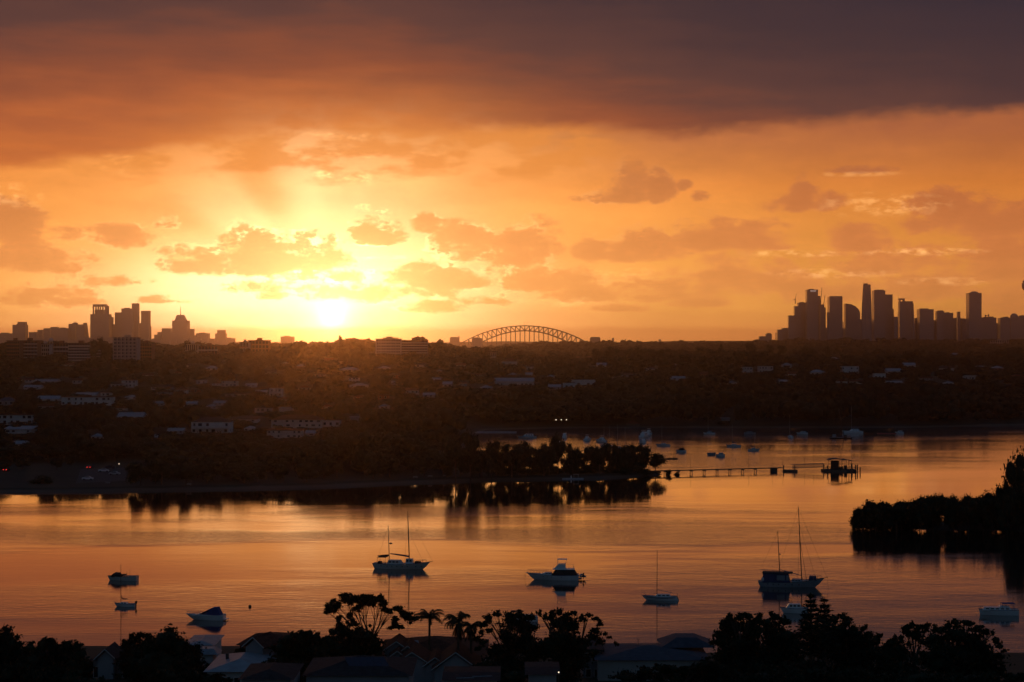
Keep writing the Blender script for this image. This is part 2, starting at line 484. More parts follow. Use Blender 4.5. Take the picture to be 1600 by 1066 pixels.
def hmap(X, Y):
    X = np.asarray(X, float); Y = np.asarray(Y, float)
    s1 = sdist(X, Y, poly1); s2 = sdist(X, Y, mang_poly); s3 = sdist(X, Y, near_poly)
    px = X / np.maximum(Y, 1) * F + 800
    # ridge profile on the left (from the near bank) and on the right (behind the bay)
    hl = np.interp(Y, [700, 760, 1000, 1400, 1700, 2000, 2300, 3000, 3600, 4500, 16000], [1.2, 3.0, 8, 22, 35, 42, 42, 40, 24, 15, 15])
    hr = np.interp(Y, [1200, 1260, 1450, 1700, 2000, 2300, 2900, 3400, 4600, 5200, 5700, 6100, 16000], [1.2, 5, 13, 26, 35, 37, 32, 24, 38, 45, 28, 15, 15])
    w = np.clip((px - 640) / 240, 0, 1); w = w * w * (3 - 2 * w)
    h = hl * (1 - w) + hr * w
    # local rises and dips of the skyline
    up = np.interp(px, [-400, 0, 200, 330, 480, 560, 640, 700, 760, 900, 1000, 1150, 1250, 1400, 1600, 2400], [0, 2, 1, 0, 1, 6, 6, 1, -4, -4, -3, -3, -4, -6, -5, -4])
    h = h + up * np.interp(Y, [1300, 1900, 2600, 3400], [0, 1, 1, 0])
    far2 = np.interp(px, [1100, 1230, 1300, 1600], [0, .6, 1, 1]) * np.interp(Y, [3900, 4700, 5300, 5900], [0, 1, 1, 0])
    h = h + far2 * 6
    h = h + bumps(X, Y, 420, 3) * 1.6 * np.clip((Y - 900) / 400, 0, 1)
    # distant hills across the harbour
    hf = np.interp(Y, [8200, 9300, 10500, 16000], [0, 1, 1, 0]) * (76 + bumps(X, Y * 0, 1500, 5) * 7 + bumps(X, Y * 0, 380, 8) * 3 + np.interp(px, [500, 700, 900, 1200], [-4, -2, 4, 4]))
    h = np.maximum(h, hf)
    ramp_ = np.clip(s1 / 60, 0, 1)
    low = np.clip(-2.5 + (s1 + 6) * 0.42, -3, 1.3)
    hm = np.where(s1 > 0, np.maximum(low, 0) + (h - 1.2) * ramp_, low)
    hm = np.maximum(hm, np.clip(-2.5 + (s2 + 5) * .3, -3, .7))
    near = np.interp(Y, [-400, 0, 100, 200, 260, 300, 330], [30, 26, 20, 12, 6.5, 3.0, .9])
    hn = np.where(s3 > 0, np.minimum(near, .2 + s3 * .35), np.clip(s3 * .4, -3, 0))
    return np.maximum(hm, np.where(s3 > -10, hn, -3))

gx = np.concatenate([-np.geomspace(9000, 430, 46), np.arange(-420, 640, 6.0), np.geomspace(650, 9000, 46)])
gy = np.concatenate([np.arange(-400, 180, 40.0), np.arange(180, 345, 6.0), np.arange(350, 500, 30.0), np.arange(500, 660, 8.0), np.arange(660, 830, 4.0), np.arange(830, 1320, 9.0),
                     np.geomspace(1330, 15500, 90)])
GX, GY = np.meshgrid(gx, gy)
GZ = hmap(GX, GY)
V = np.stack([GX.ravel(), GY.ravel(), GZ.ravel()], 1)
nx, ny = len(gx), len(gy)
ii, jj = np.meshgrid(np.arange(nx - 1), np.arange(ny - 1)); a = (jj * nx + ii).ravel()
Fq = np.stack([a, a + 1, a + 1 + nx, a + nx], 1)

# ground material: grass and scrub, sand at the waterline
gm = bpy.data.materials.new('ground'); gm.use_nodes = True
nt = gm.node_tree; b = nt.nodes['Principled BSDF']; b.inputs['Roughness'].default_value = .95
geo = nt.nodes.new('ShaderNodeNewGeometry'); sp = nt.nodes.new('ShaderNodeSeparateXYZ'); nt.links.new(geo.outputs['Position'], sp.inputs[0])
n1 = nt.nodes.new('ShaderNodeTexNoise'); n1.inputs['Scale'].default_value = .08; n1.inputs['Detail'].default_value = 6; nt.links.new(geo.outputs['Position'], n1.inputs['Vector'])
c1 = nt.nodes.new('ShaderNodeValToRGB'); c1.color_ramp.elements[0].color = (.012, .017, .008, 1); c1.color_ramp.elements[1].color = (.026, .031, .014, 1)
c1.color_ramp.elements[0].position = .35; c1.color_ramp.elements[1].position = .7
nt.links.new(n1.outputs[0], c1.inputs[0])
ma = nt.nodes.new('ShaderNodeMath'); ma.operation = 'MULTIPLY_ADD'; ma.inputs[1].default_value = .8; nt.links.new(n1.outputs[0], ma.inputs[0]); nt.links.new(sp.outputs[2], ma.inputs[2])
mr = nt.nodes.new('ShaderNodeMapRange'); mr.inputs[1].default_value = 1.0; mr.inputs[2].default_value = 1.5; nt.links.new(ma.outputs[0], mr.inputs[0])
mx = nt.nodes.new('ShaderNodeMix'); mx.data_type = 'RGBA'; nt.links.new(mr.outputs[0], mx.inputs[0]); mx.inputs[6].default_value = (.085, .072, .055, 1); nt.links.new(c1.outputs[0], mx.inputs[7])
nt.links.new(mx.outputs[2], b.inputs['Base Color'])
ground = link('ground', mesh_np('ground', V, Fq, gm)); ground.data.polygons.foreach_set('use_smooth', [True] * len(Fq))
tag(ground, kind='structure')

def hz(x, y): return float(hmap(np.array([x]), np.array([y]))[0])
_YS = np.geomspace(560, 9000, 1400)
def ground_hit(px, py, up=0.0):
    """where the line of sight through a photo pixel meets the land"""
    X = (px - 800) / F * _YS; Zr = CAMZ - (py - HY) / F * _YS
    H = hmap(X, _YS) + up
    k = np.argmax((Zr <= H) & (_YS > 640)) if np.any((Zr <= H) & (_YS > 640)) else len(_YS) - 1
    return Vector((X[k], _YS[k], H[k] - up))

# ------------------------------------------------------------------ water
wm = bpy.data.materials.new('water'); wm.use_nodes = True
nt = wm.node_tree; b = nt.nodes['Principled BSDF']
b.inputs['Base Color'].default_value = (.010, .013, .014, 1)
b.inputs['IOR'].default_value = 1.33; b.inputs['Specular IOR Level'].default_value = .30; b.inputs['Specular Tint'].default_value = (1, .86, .68, 1)
b.inputs['Coat Weight'].default_value = .85
b.inputs['Coat IOR'].default_value = 1.35
b.inputs['Coat Roughness'].default_value = 0.015
geo = nt.nodes.new('ShaderNodeNewGeometry')
def wnoise(scale, st, detail=3, rough=.5):
    mp = nt.nodes.new('ShaderNodeMapping'); mp.inputs['Scale'].default_value = st; nt.links.new(geo.outputs['Position'], mp.inputs[0])
    n = nt.nodes.new('ShaderNodeTexNoise'); n.inputs['Scale'].default_value = scale; n.inputs['Detail'].default_value = detail; n.inputs['Roughness'].default_value = rough
    nt.links.new(mp.outputs[0], n.inputs['Vector']); return n.outputs[0]
def wmath(op, a, b_, c=None, clamp=False):
    n = nt.nodes.new('ShaderNodeMath'); n.operation = op; n.use_clamp = clamp
    for i, v in enumerate((a, b_, c)):
        if v is None: continue
        if isinstance(v, bpy.types.NodeSocket): nt.links.new(v, n.inputs[i])
        else: n.inputs[i].default_value = v
    return n.outputs[0]
def wrange(x, a0, a1, b0, b1):
    n = nt.nodes.new('ShaderNodeMapRange'); n.interpolation_type = 'SMOOTHSTEP'; nt.links.new(x, n.inputs[0])
    for i, v in enumerate((a0, a1, b0, b1)): n.inputs[i + 1].default_value = v
    return n.outputs[0]
patch = wnoise(.006, (1, 3.0, 1), 3, .5)               # broad slicks and breezy patches
band = wrange(patch, .42, .60, 0.25, 1.0)
rip = wnoise(.55, (.45, 1.0, 1), 4, .6)                # ripples about a metre apart
swell = wnoise(.09, (.5, 1.2, 1), 2, .5)
sepw = nt.nodes.new('ShaderNodeSeparateXYZ'); nt.links.new(geo.outputs['Position'], sepw.inputs[0])
yw = wmath('ADD', sepw.outputs[1], wmath('MULTIPLY', patch, 160))
# calm belt in the lee of the spit, breeze over the inner bay
calm = wmath('MULTIPLY', wrange(yw, 690, 730, 1.0, .35), 1.0)
breeze = wrange(yw, 850, 905, 0.0, 2.6)
gust = wmath('MULTIPLY', wrange(yw, 545, 590, 0.0, 1.0), wrange(yw, 694, 704, 1.0, 0.0))   # a long cat's-paw with a sharp lee edge
amp = wmath('MULTIPLY', wmath('ADD', wmath('ADD', calm, breeze), wmath('MULTIPLY', gust, 1.9)), band)
h_ = wmath('MULTIPLY', wmath('ADD', wmath('MULTIPLY', rip, .036), wmath('MULTIPLY', swell, .05)), amp)
bn = nt.nodes.new('ShaderNodeBump'); bn.inputs['Strength'].default_value = 1.0; bn.inputs['Distance'].default_value = 1.0
nt.links.new(h_, bn.inputs['Height'])
nt.links.new(bn.outputs[0], b.inputs['Normal']); nt.links.new(bn.outputs[0], b.inputs['Coat Normal'])
nt.links.new(wmath('ADD', wrange(patch, .40, .62, .07, .13), wmath('ADD', wmath('MULTIPLY', breeze, .07), wmath('MULTIPLY', gust, .03))), b.inputs['Roughness'])
wv = np.array([(-8800, -350, 0), (8800, -350, 0), (8800, 15000, 0), (-8800, 15000, 0)], float)
water = link('water', mesh_np('water', wv, np.array([[0, 1, 2, 3]]), wm)); tag(water, kind='structure')

# ------------------------------------------------------------------ haze
hm = bpy.data.materials.new('haze'); hm.use_nodes = True
nt = hm.node_tree; nt.nodes.clear()
pv = nt.nodes.new('ShaderNodeVolumePrincipled'); ou = nt.nodes.new('ShaderNodeOutputMaterial')
pv.inputs['Color'].default_value = (.95, .80, .90, 1); pv.inputs['Density'].default_value = HAZE; pv.inputs['Anisotropy'].default_value = HAZE_G
nt.links.new(pv.outputs[0], ou.inputs['Volume'])
haze = MB().box(-9200, 9200, -420, 15800, -6, 330).build('haze', [hm]); tag(haze, 'thin warm dawn haze lying over the harbour and suburbs', 'haze', kind='stuff')

# ------------------------------------------------------------------ city towers
def sx(px, D): return (px - 800) * D / F
def sz(py, D): return CAMZ - (py - HY) * D / F
def tower(x0, x1, top, D, label, depth=None, taper=0.0, crown=None, m='tower_glass', group='city towers', cat='tower', name='office_tower', x0b=None, x1b=None, floors=True):
    """tower whose roof spans photo columns x0..x1 at row top, standing D metres away"""
    xa, xb = sx(x0, D), sx(x1, D); w = xb - xa; zt = sz(top, D)
    g = hz((xa + xb) / 2, D) - 2
    dep = depth or min(max(w, 22), 45)
    cx = (xa + xb) / 2
    t = thing(name, label, cat, (cx, D, g), 0, group)
    H = zt - g
    la = sx(x0b, D) - cx if x0b is not None else -w / 2; lb = sx(x1b, D) - cx if x1b is not None else w / 2
    mb = MB()
    if x0b is not None or x1b is not None or taper:
        mb.add([(la - taper, 0, 0), (lb + taper, 0, 0), (lb + taper, dep, 0), (la - taper, dep, 0), (-w / 2, 0, H), (w / 2, 0, H), (w / 2, dep, H), (-w / 2, dep, H)],
               [(0, 3, 2, 1), (4, 5, 6, 7), (0, 1, 5, 4), (1, 2, 6, 5), (2, 3, 7, 6), (3, 0, 4, 7)])
    else:
        mb.box(-w / 2, w / 2, 0, dep, 0, H)
        # projecting floor bands and corner piers give the flat faces relief
        if floors:
            nb = max(3, int(H / 16))
            for k in range(1, nb): mb.box(-w / 2 - .35, w / 2 + .35, -.35, dep + .35, k * H / nb - .8, k * H / nb + .8)
    mb.build('tower_body', m, t)
    if w > 30:
        r = MB(); r.box(-w * .28, w * .18, dep * .3, dep * .7, H, H + 2.2 * D / 7000 * 1.2); r.build('plant_room', m, t)
    return t, cx, g, H, w, dep

def extra(t, parent_px, D, rects, name='upper_tier', m='tower_glass'):
    """tiers on a tower: photo rects x0,x1,top,bottom"""
    for (x0, x1, top, bot) in rects:
        a, b_ = sx(x0, D) - t.location.x, sx(x1, D) - t.location.x
        MB().box(a, b_, 2, 2 + max(10, min(30, b_ - a)), sz(bot, D) - t.location.z - .5, sz(top, D) - t.location.z).build(name, m, t)
def spire(t, x, top, bot, D, r=.9, name='spire', dy=12):
    a = sx(x, D) - t.location.x
    MB().tube([(a, dy, sz(bot, D) - t.location.z), (a, dy, sz(top, D) - t.location.z)], [r, r * .35], 5).build(name, 'steel', t)

GL = 'towers of the northern business district'
D0 = 6600
T = lambda *a, **k: tower(*a, **k)
T(-6, 19, 521, D0, 'broad low block at the left end of the left skyline', group=GL)
t = T(19.5, 39, 507.5, D0, 'stepped slab tower near the left end of the left skyline', group=GL)[0]; extra(t, 0, D0, [(27, 39, 503, 508)])
T(45, 57, 519, D0, 'low block just right of the stepped slab tower', group=GL)
T(58.5, 65.5, 515.5, D0 + 60, 'narrow low block between two wider blocks left of the domed tower', group=GL)
T(68, 77.5, 513, D0, 'small tower with angled roof edge beside a long flat block', group=GL)
T(78.5, 90, 511, D0 + 90, 'flat roofed block left of the domed tower with the tiny spire', group=GL)
T(89, 106.5, 513, D0, 'long flat block adjoining the tower with the tiny spire', group=GL)
t = T(107, 117.5, 506, D0 + 40, 'slim tower with rounded cap and tiny spire on the left skyline', group=GL)[0]
mb = MB(); a = sx(112, D0) - t.location.x; mb.ball((a, 12, sz(506, D0) - t.location.z), 11, 9, 6); mb.build('dome_cap', 'tower_glass', t, True); spire(t, 112, 500.5, 504, D0, .7)
T(119.5, 132, 507, D0, 'tower joined to a sloping wedge left of the tallest left tower', group=GL)
T(130, 134, 504.5, D0 + 30, 'wedge shaped tower sloping down to the right on the left skyline', group=GL, x0b=130, x1b=141, floors=False)
t = T(141, 170, 491, D0 - 100, 'tall tower with open columned crown, highest in the left cluster', group=GL)[0]
extra(t, 0, D0 - 100, [(144.5, 165, 475.5, 479), (165, 169.5, 478, 491)], 'crown_roof')
for x in (144.5, 148.6, 152.2, 155.6, 159.4, 163.2): extra(t, 0, D0 - 100, [(x, x + 1.6, 478.5, 491.5)], 'crown_column')
extra(t, 0, D0 - 100, [(147.8, 161.5, 484, 491.2)], 'crown_core')
T(170.5, 175.6, 495.5, D0 + 60, 'slender tower leaning against the columned tower', group=GL)
T(175, 180, 507, D0, 'low link block between the two tall left clusters', group=GL)
t = T(179.3, 190.5, 488.2, D0 - 60, 'left wing of the three stepped towers on the left skyline', group=GL)[0]
T(189.5, 206.2, 482, D0 - 100, 'middle of the three stepped towers on the left skyline', group=GL)
T(205.8, 216, 474, D0 - 60, 'tallest and rightmost of the three stepped towers', group=GL)
T(215.5, 221, 505, D0, 'low shoulder block right of the three stepped towers', group=GL)
T(220.3, 233, 485.6, D0 - 30, 'free standing slab tower with a narrow gap on its left', group=GL)
T(234, 236, 510, D0, 'very thin stack right of the free standing slab tower', group=GL, depth=8, floors=False, cat='chimney stack', name='chimney_stack')
T(241, 251, 523, D0, 'lowest step of the block left of the pointed tower', group=GL)
t = T(246, 269, 519, D0 + 40, 'stepped broad block left of the pointed roof tower', group=GL)[0]; extra(t, 0, D0 + 40, [(252.5, 266, 513, 520)])
t = T(268.8, 293.3, 501, D0 - 60, 'tower with pyramid roof and needle spire on the left skyline', group=GL)[0]
D = D0 - 60; X0 = t.location.x; Z0 = t.location.z
ra = sx(272, D) - X0; rb = sx(290, D) - X0; rc = sx(275.5, D) - X0; rd = sx(286, D) - X0
mb = MB().add([(ra, 2, sz(501, D) - Z0), (rb, 2, sz(501, D) - Z0), (rb, 38, sz(501, D) - Z0), (ra, 38, sz(501, D) - Z0), (rc, 12, sz(492, D) - Z0), (rd, 12, sz(492, D) - Z0), (rd, 28, sz(492, D) - Z0), (rc, 28, sz(492, D) - Z0)],
              [(0, 3, 2, 1), (4, 5, 6, 7), (0, 1, 5, 4), (1, 2, 6, 5), (2, 3, 7, 6), (3, 0, 4, 7)]); mb.build('pyramid_roof', 'tower_glass', t)
spire(t, 280.6, 478, 493, D, 1.6, dy=20)
T(293.6, 302.5, 514, D0, 'low block just right of the pyramid roof tower', group=GL)
t = T(302, 308, 524, D0, 'lowest link block in the dip right of the pyramid roof tower', group=GL)
T(306, 325, 520.8, D0 + 30, 'wide uneven block between the pyramid tower and the last tower', group=GL)
T(326.5, 335.5, 529, D0, 'small low block near the right end of the left skyline', group=GL)
t = T(336, 352, 521, D0 - 30, 'tower with set back top, last tall one of the left skyline', group=GL)[0]; extra(t, 0, D0 - 30, [(339, 351, 515.8, 521.5)])
T(352, 360, 527.5, D0, 'low block at the right end of the left skyline', group=GL)
T(438.5, 458, 526, 5600, 'squat lone block in the haze left of the sun', group='low blocks in the haze', cat='building', name='hazy_building')
T(598, 622, 527.5, 6500, 'broad pale block in the haze right of the sun', group='low blocks in the haze', cat='building', name='hazy_building', floors=False)
T(737, 753, 528.5, 6300, 'squat dark block standing before the left foot of the arch bridge', group='low blocks in the haze', cat='building', name='hazy_building')
# low rise mass under the towers, each block its own
r_ = random.Random(4)
xx = -4
while xx < 362:
    w_ = r_.uniform(11, 22); T(xx, xx + w_, r_.uniform(527, 534), D0 + r_.uniform(-300, -150), 'low rise block in the haze at the foot of the left skyline', group='low rise blocks under the left skyline', cat='building', name='low_rise_block', floors=False); xx += w_ * .95

GR = 'towers of the main city skyline'
D1 = 6300
T(1186.5, 1196.5, 525.5, D1, 'lower of the two small outlying blocks left of the main city', group=GR)
t = T(1197, 1206, 522, D1, 'taller of the two small outlying blocks left of the main city', group=GR)[0]; extra(t, 0, D1, [(1198.5, 1204.5, 520.7, 522.4)])
T(1215, 1223, 515, D1, 'lower half of the pair of blocks left of the main city', group=GR)
T(1222.3, 1231.3, 512.6, D1 + 40, 'right half of the pair of blocks left of the main city', group=GR)
T(1232.3, 1242, 493, D1, 'first mid height tower at the left edge of the main city', group=GR)
T(1241.6, 1251.5, 478.5, D1 + 30, 'narrow tower in front of the craned building in the main city', group=GR)
t = T(1247.5, 1261.3, 473, D1 + 70, 'tower under construction with one crane left of the lit crown tower', group=GR)[0]
def crane(t, x, top, bot, D, jx, jtop, nm='tower_crane'):
    X0, _, Z0 = t.location
    mb = MB().tube([(sx(x, D) - X0, 15, sz(bot, D) - Z0), (sx(x, D) - X0, 15, sz(top, D) - Z0)], 1.3, 4)
    mb.tube([(sx(x, D) - X0 - 6, 15, sz(top, D) - Z0 - 4), (sx(x, D) - X0, 15, sz(top, D) - Z0), (sx(jx, D) - X0, 15, sz(jtop, D) - Z0)], .9, 4)
    mb.build(nm, 'steel', t)
crane(t, 1248.6, 466, 474, D1, 1250.5, 458)
t = T(1261.2, 1278.2, 452.5, D1, 'tall square tower with bright sign band at its crown', group=GR)[0]
MB().box(sx(1266, D1) - t.location.x, sx(1275, D1) - t.location.x, -1.2, -.4, sz(456, D1) - t.location.z, sz(453.6, D1) - t.location.z).build('sign_band', material('sign_band', (.75, .72, .7), .5, .05, .1, emit=(1, .8, .7), es=.22), t)
T(1277.6, 1282.2, 462.5, D1 + 50, 'narrow shoulder tower joined to the right of the sign band tower', group=GR)
t = T(1281.8, 1288, 476, D1 + 20, 'unfinished tower with two cranes between two tall towers', group=GR)[0]; extra(t, 0, D1 + 20, [(1287, 1290.5, 480.5, 545)])
crane(t, 1285.2, 470, 477, D1, 1287, 449); crane(t, 1290, 474, 481, D1, 1291.8, 461)
t = T(1296.3, 1316.5, 464, D1, 'broad flat topped tower right of the two construction cranes', group=GR)[0]; extra(t, 0, D1, [(1297.5, 1316, 462.8, 464.3), (1293, 1297, 488, 545)])
# curved roof tower
D = D1 + 30; t = thing('curved_tower', 'tower with a quarter round roof sloping down to the right', 'tower', (sx(1332, D), D, 5), 0, GR)
X0 = t.location.x; prof = [(sx(1321, D) - X0, 0)] + [(sx(1321, D) - X0, sz(474.5, D) - 5)]
for k in range(9):
    th = math.pi / 2 * k / 8; prof.append((sx(1322 + 22 * math.sin(th), D) - X0, sz(474.5 + 17 * (1 - math.cos(th)), D) - 5))
prof.append((sx(1344.5, D) - X0, 0)); MB().prism(prof, 0, 34).build('tower_body', 'tower_glass', t)
# tapering tall one
D = D1 - 150; t = thing('tapered_tower', 'tallest tower of the main city with smoothly tapering sides', 'tower', (sx(1355, D), D, 5), 0, GR)
rings = []
for (a, b_, y) in [(1347.2, 1363.8, 545), (1347.4, 1363.7, 500), (1348.2, 1363.2, 475), (1349.4, 1362.4, 455), (1350.2, 1361.6, 444.4)]:
    xa, xb, z = sx(a, D) - t.location.x, sx(b_, D) - t.location.x, sz(y, D) - 5
    c = (xa + xb) / 2; r = (xb - xa) / 2; rings.append([(c + r * math.cos(th) * (1 if abs(math.cos(th)) > .5 else .9), 16 + r * .8 * math.sin(th), z) for th in [math.pi * 2 * k / 10 for k in range(10)]])
rings[0] = [(x, y, -20) for x, y, z in rings[0]]
MB().loft(rings).build('tower_body', 'tower_glass', t)
MB().box(sx(1350.6, D) - t.location.x, sx(1356.5, D) - t.location.x, 8, 24, sz(444.6, D) - 5, sz(442.8, D) - 5).build('roof_crown', 'tower_glass', t)
t = T(1365.8, 1383.3, 453.8, D1, 'broad twin block tower right of the tapering tower', group=GR)[0]; extra(t, 0, D1, [(1368, 1381, 452.7, 454)])
t = T(1383, 1394.8, 460.2, D1 + 40, 'lower wing attached right of the broad twin block tower', group=GR)[0]; extra(t, 0, D1 + 40, [(1394, 1396.8, 483, 545)])
T(1397.5, 1403, 495, D1, 'low block under the thin mast in the main city', group=GR)
t = T(1403.3, 1406, 489, D1 + 90, 'narrow block carrying the thin tall mast', group=GR, depth=9, floors=False)[0]; spire(t, 1404, 459, 490, D1 + 90, .8, 'mast', 5)
t = T(1405.6, 1413.8, 471.2, D1, 'tower with a square opening through its top', group=GR)[0]
extra(t, 0, D1, [(1405.6, 1414, 466.3, 468.3), (1405.6, 1407.4, 468, 471.6), (1410.8, 1414, 468, 471.6)], 'top_frame')
T(1413.4, 1426.4, 470.8, D1 + 20, 'dark tower with slanting right shoulder beside the framed top tower', group=GR)
T(1426, 1427.5, 474, D1 + 10, 'sloping shoulder wall dropping right from the dark tower', group=GR, x0b=1426, x1b=1430.5, floors=False)
t = T(1437, 1459, 483.3, D1, 'wide block with stepped roof, third dip of the main city', group=GR)[0]; extra(t, 0, D1, [(1438.5, 1451, 482, 484)])
T(1429.5, 1438, 497, D1 + 60, 'low link block right of the sloping shoulder wall', group=GR)
t = T(1464, 1475.3, 486.3, D1, 'rounded top block left of the thin chimney like tower', group=GR)[0]; extra(t, 0, D1, [(1466, 1474, 485.2, 486.5)])
T(1458.5, 1465, 501, D1 + 60, 'low infill between the two wide blocks of the main city', group=GR)
T(1475, 1489.5, 489, D1 + 20, 'flat block stepping down right of the rounded top block', group=GR)
T(1489, 1508, 497.5, D1 + 60, 'low wide block beneath the chimney like tower', group=GR)
t = T(1496.2, 1500.5, 487.2, D1, 'thin chimney like tower left of the lone dark tower', group=GR, depth=12)[0]
T(1504, 1515, 498.5, D1, 'low flat block touching the left side of the lone dark tower', group=GR)
t = T(1514.3, 1533.8, 457.8, D1 - 80, 'tall lone dark tower with a low round cap, right part of the city', group=GR)[0]; mb = MB(); mb.ball((0, 16, sz(457.8, D1 - 80) - t.location.z), 15, 12, 6); mb.build('round_cap', 'tower_glass', t, True)
t = T(1533.5, 1556.8, 496.3, D1, 'wide low block with aerial frame right of the lone dark tower', group=GR)[0]; extra(t, 0, D1, [(1540, 1541, 492, 497), (1545, 1546, 491, 497), (1540, 1546, 493, 493.8)], 'aerial_frame'); extra(t, 0, D1, [(1546, 1553, 494.8, 497)])
T(1556, 1563, 505, D1 + 60, 'low block in the gap left of the domed block', group=GR)
t = T(1563, 1578.5, 497, D1, 'stepped block left of the domed block at the right edge', group=GR)[0]; extra(t, 0, D1, [(1569, 1576, 495, 498)])
t = T(1579.5, 1593.5, 496, D1, 'domed block close to the right edge of the picture', group=GR)[0]; mb = MB(); mb.ball((0, 16, sz(496, D1) - t.location.z), 14.5, 14, 14.5, 12, 8); mb.build('dome', 'tower_glass', t, True)
T(1592, 1612, 493.8, D1 + 30, 'flat block right of the domed block at the right edge', group=GR)
# slender observation tower, half out of frame
D = 6700; t = thing('observation_tower', 'slender observation tower with round turret at the right edge of the city', 'tower', (sx(1603.5, D), D, 10), 0, GR)
MB().tube([(0, 0, 0), (0, 0, sz(436, D) - 10)], [3.2, 3.2], 8).build('shaft', 'tower_stone', t)
z = lambda y: sz(y, D) - 10
MB().loft([[(r * math.cos(2 * math.pi * k / 16), r * math.sin(2 * math.pi * k / 16), zz) for k in range(16)] for r, zz in [(5, z(455)), (12, z(452.5)), (15.5, z(449)), (16, z(443)), (12.5, z(442)), (12.5, z(439)), (6, z(437)), (5, z(433))]]).build('turret', 'tower_stone', t, True)
MB().tube([(0, 0, z(433)), (0, 0, z(421))], [1.2, .4], 6).build('spire', 'steel', t)
xx = 1214
while xx < 1604:
    w_ = r_.uniform(12, 26); T(xx, xx + w_, r_.uniform(498, 514) if xx > 1245 else r_.uniform(518, 527), D1 + r_.uniform(120, 260), 'mid rise block in the haze filling the foot of the main city', group='mid rise blocks filling the main city', cat='building', name='mid_rise_block', floors=False); xx += w_ * .93

# ------------------------------------------------------------------ arch bridge
BD = 7000
br = thing('arch_bridge', 'great steel arch bridge between two low shores in the haze', 'bridge', (sx(820, BD), BD, 0), math.radians(3))
HS = 252.0
def top_z(s): return 132 - 66 * s ** 2 - 6 * s ** 4
def bot_z(s): return 113 - 103 * s ** 2
N = 28
for side in (-15, 15):
    mb = MB(); P1 = [(HS * (-1 + 2 * k / N), side, top_z(-1 + 2 * k / N)) for k in range(N + 1)]; P2 = [(x, y, bot_z(x / HS)) for x, y, z in P1]
    mb.tube(P1, 1.7, 5); mb.tube(P2, 2.1, 5)
    for k in range(N + 1): mb.tube([P1[k], P2[k]], 1.0, 4)
    for k in range(N): mb.tube([P1[k], P2[k + 1]] if k < N / 2 else [P2[k], P1[k + 1]], .9, 4)
    mb.build('arch_truss', 'steel', br)
mb = MB()
for k in range(N + 1):
    x = HS * (-1 + 2 * k / N); mb.tube([(x, -15, top_z(x / HS)), (x, 15, top_z(x / HS))], .9, 4); mb.tube([(x, -15, bot_z(x / HS)), (x, 15, bot_z(x / HS))], .9, 4)
mb.build('cross_bracing', 'steel', br)
MB().box(-620, 620, -24, 24, 50, 54.5).build('deck', 'steel', br)
for k in range(2, N - 1):
    x = HS * (-1 + 2 * k / N)
    if bot_z(x / HS) > 58:
        for side in (-15, 15): MB().tube([(x, side, 54.5), (x, side, bot_z(x / HS))], .85, 4).build('hanger', 'steel', br)
for s in (-1, 1):
    for yy in (-30, 30):
        c = s * 271; w = 18
        mb = MB().box(c - w, c + w, yy - 10, yy + 10, -3, 84, 1.5, .8); mb.box(c - w + 2.5, c + w - 2.5, yy - 8.5, yy + 8.5, 84, 89, 2, 1)
        mb.build('pylon', 'granite', br)
for x in (-3, 9): MB().tube([(x, -15 if x < 0 else 15, 131), (x, -15 if x < 0 else 15, 146)], .45, 4).build('flagpole', 'steel', br)
for s in (-1, 1):
    for k in range(4): MB().box(s * (330 + 80 * k) - 4, s * (330 + 80 * k) + 4, -20, 20, -3, 50).build('approach_pier', 'granite', br)
# far shore headland buildings and lookout
T(929 + 100, 929 + 104, 530.4, 9000, 'tiny lookout tower on the distant headland right of the bridge', group='far landmarks', cat='tower', name='lookout_tower', depth=10, floors=False)
T(956, 959.5, 528.2, 9000, 'small lighthouse like stub on the distant hills', group='far landmarks', cat='tower', name='lookout_tower', depth=10, floors=False)
T(716, 718, 525.5, 7300, 'thin masted tower in the haze left of the bridge', group='far landmarks', cat='tower', name='lookout_tower', depth=8, floors=False)

# ------------------------------------------------------------------ trees
def leaf_cloud(lobes, n, size, seed, shell=0.55, soft=False):
    """n leaf sprays scattered through ellipsoid lobes (cx,cy,cz,rx,ry,rz); returns quad arrays"""
    r = np.random.default_rng(seed)
    L = np.array(lobes, float); wts = (L[:, 3] * L[:, 5]) ** 1.0; wts /= wts.sum()
    k = r.choice(len(L), n, p=wts)
    d = r.normal(size=(n, 3)); d /= np.linalg.norm(d, axis=1)[:, None]
    rad = shell + (1 - shell) * r.random(n) ** .6
    rad *= 1 + .16 * np.sin(d[:, 0] * 7 + k) * np.cos(d[:, 2] * 6 + 2 * k)
    if soft: rad = np.minimum(np.abs(r.normal(size=n)) * .55, 1.35)
    c = L[k, :3] + d * rad[:, None] * L[k, 3:6]
    a = r.normal(size=(n, 3)); a /= np.linalg.norm(a, axis=1)[:, None]
    b_ = np.cross(a, r.normal(size=(n, 3))); b_ /= np.linalg.norm(b_, axis=1)[:, None]
    s = size * (0.55 + .9 * r.random(n))[:, None]
    v0 = c - a * s; v1 = c + b_ * s * .45; v2 = c + a * s; v3 = c - b_ * s * .45
    V = np.stack([v0, v1, v2, v3], 1).reshape(-1, 3)
    return V, np.arange(4 * n).reshape(n, 4)

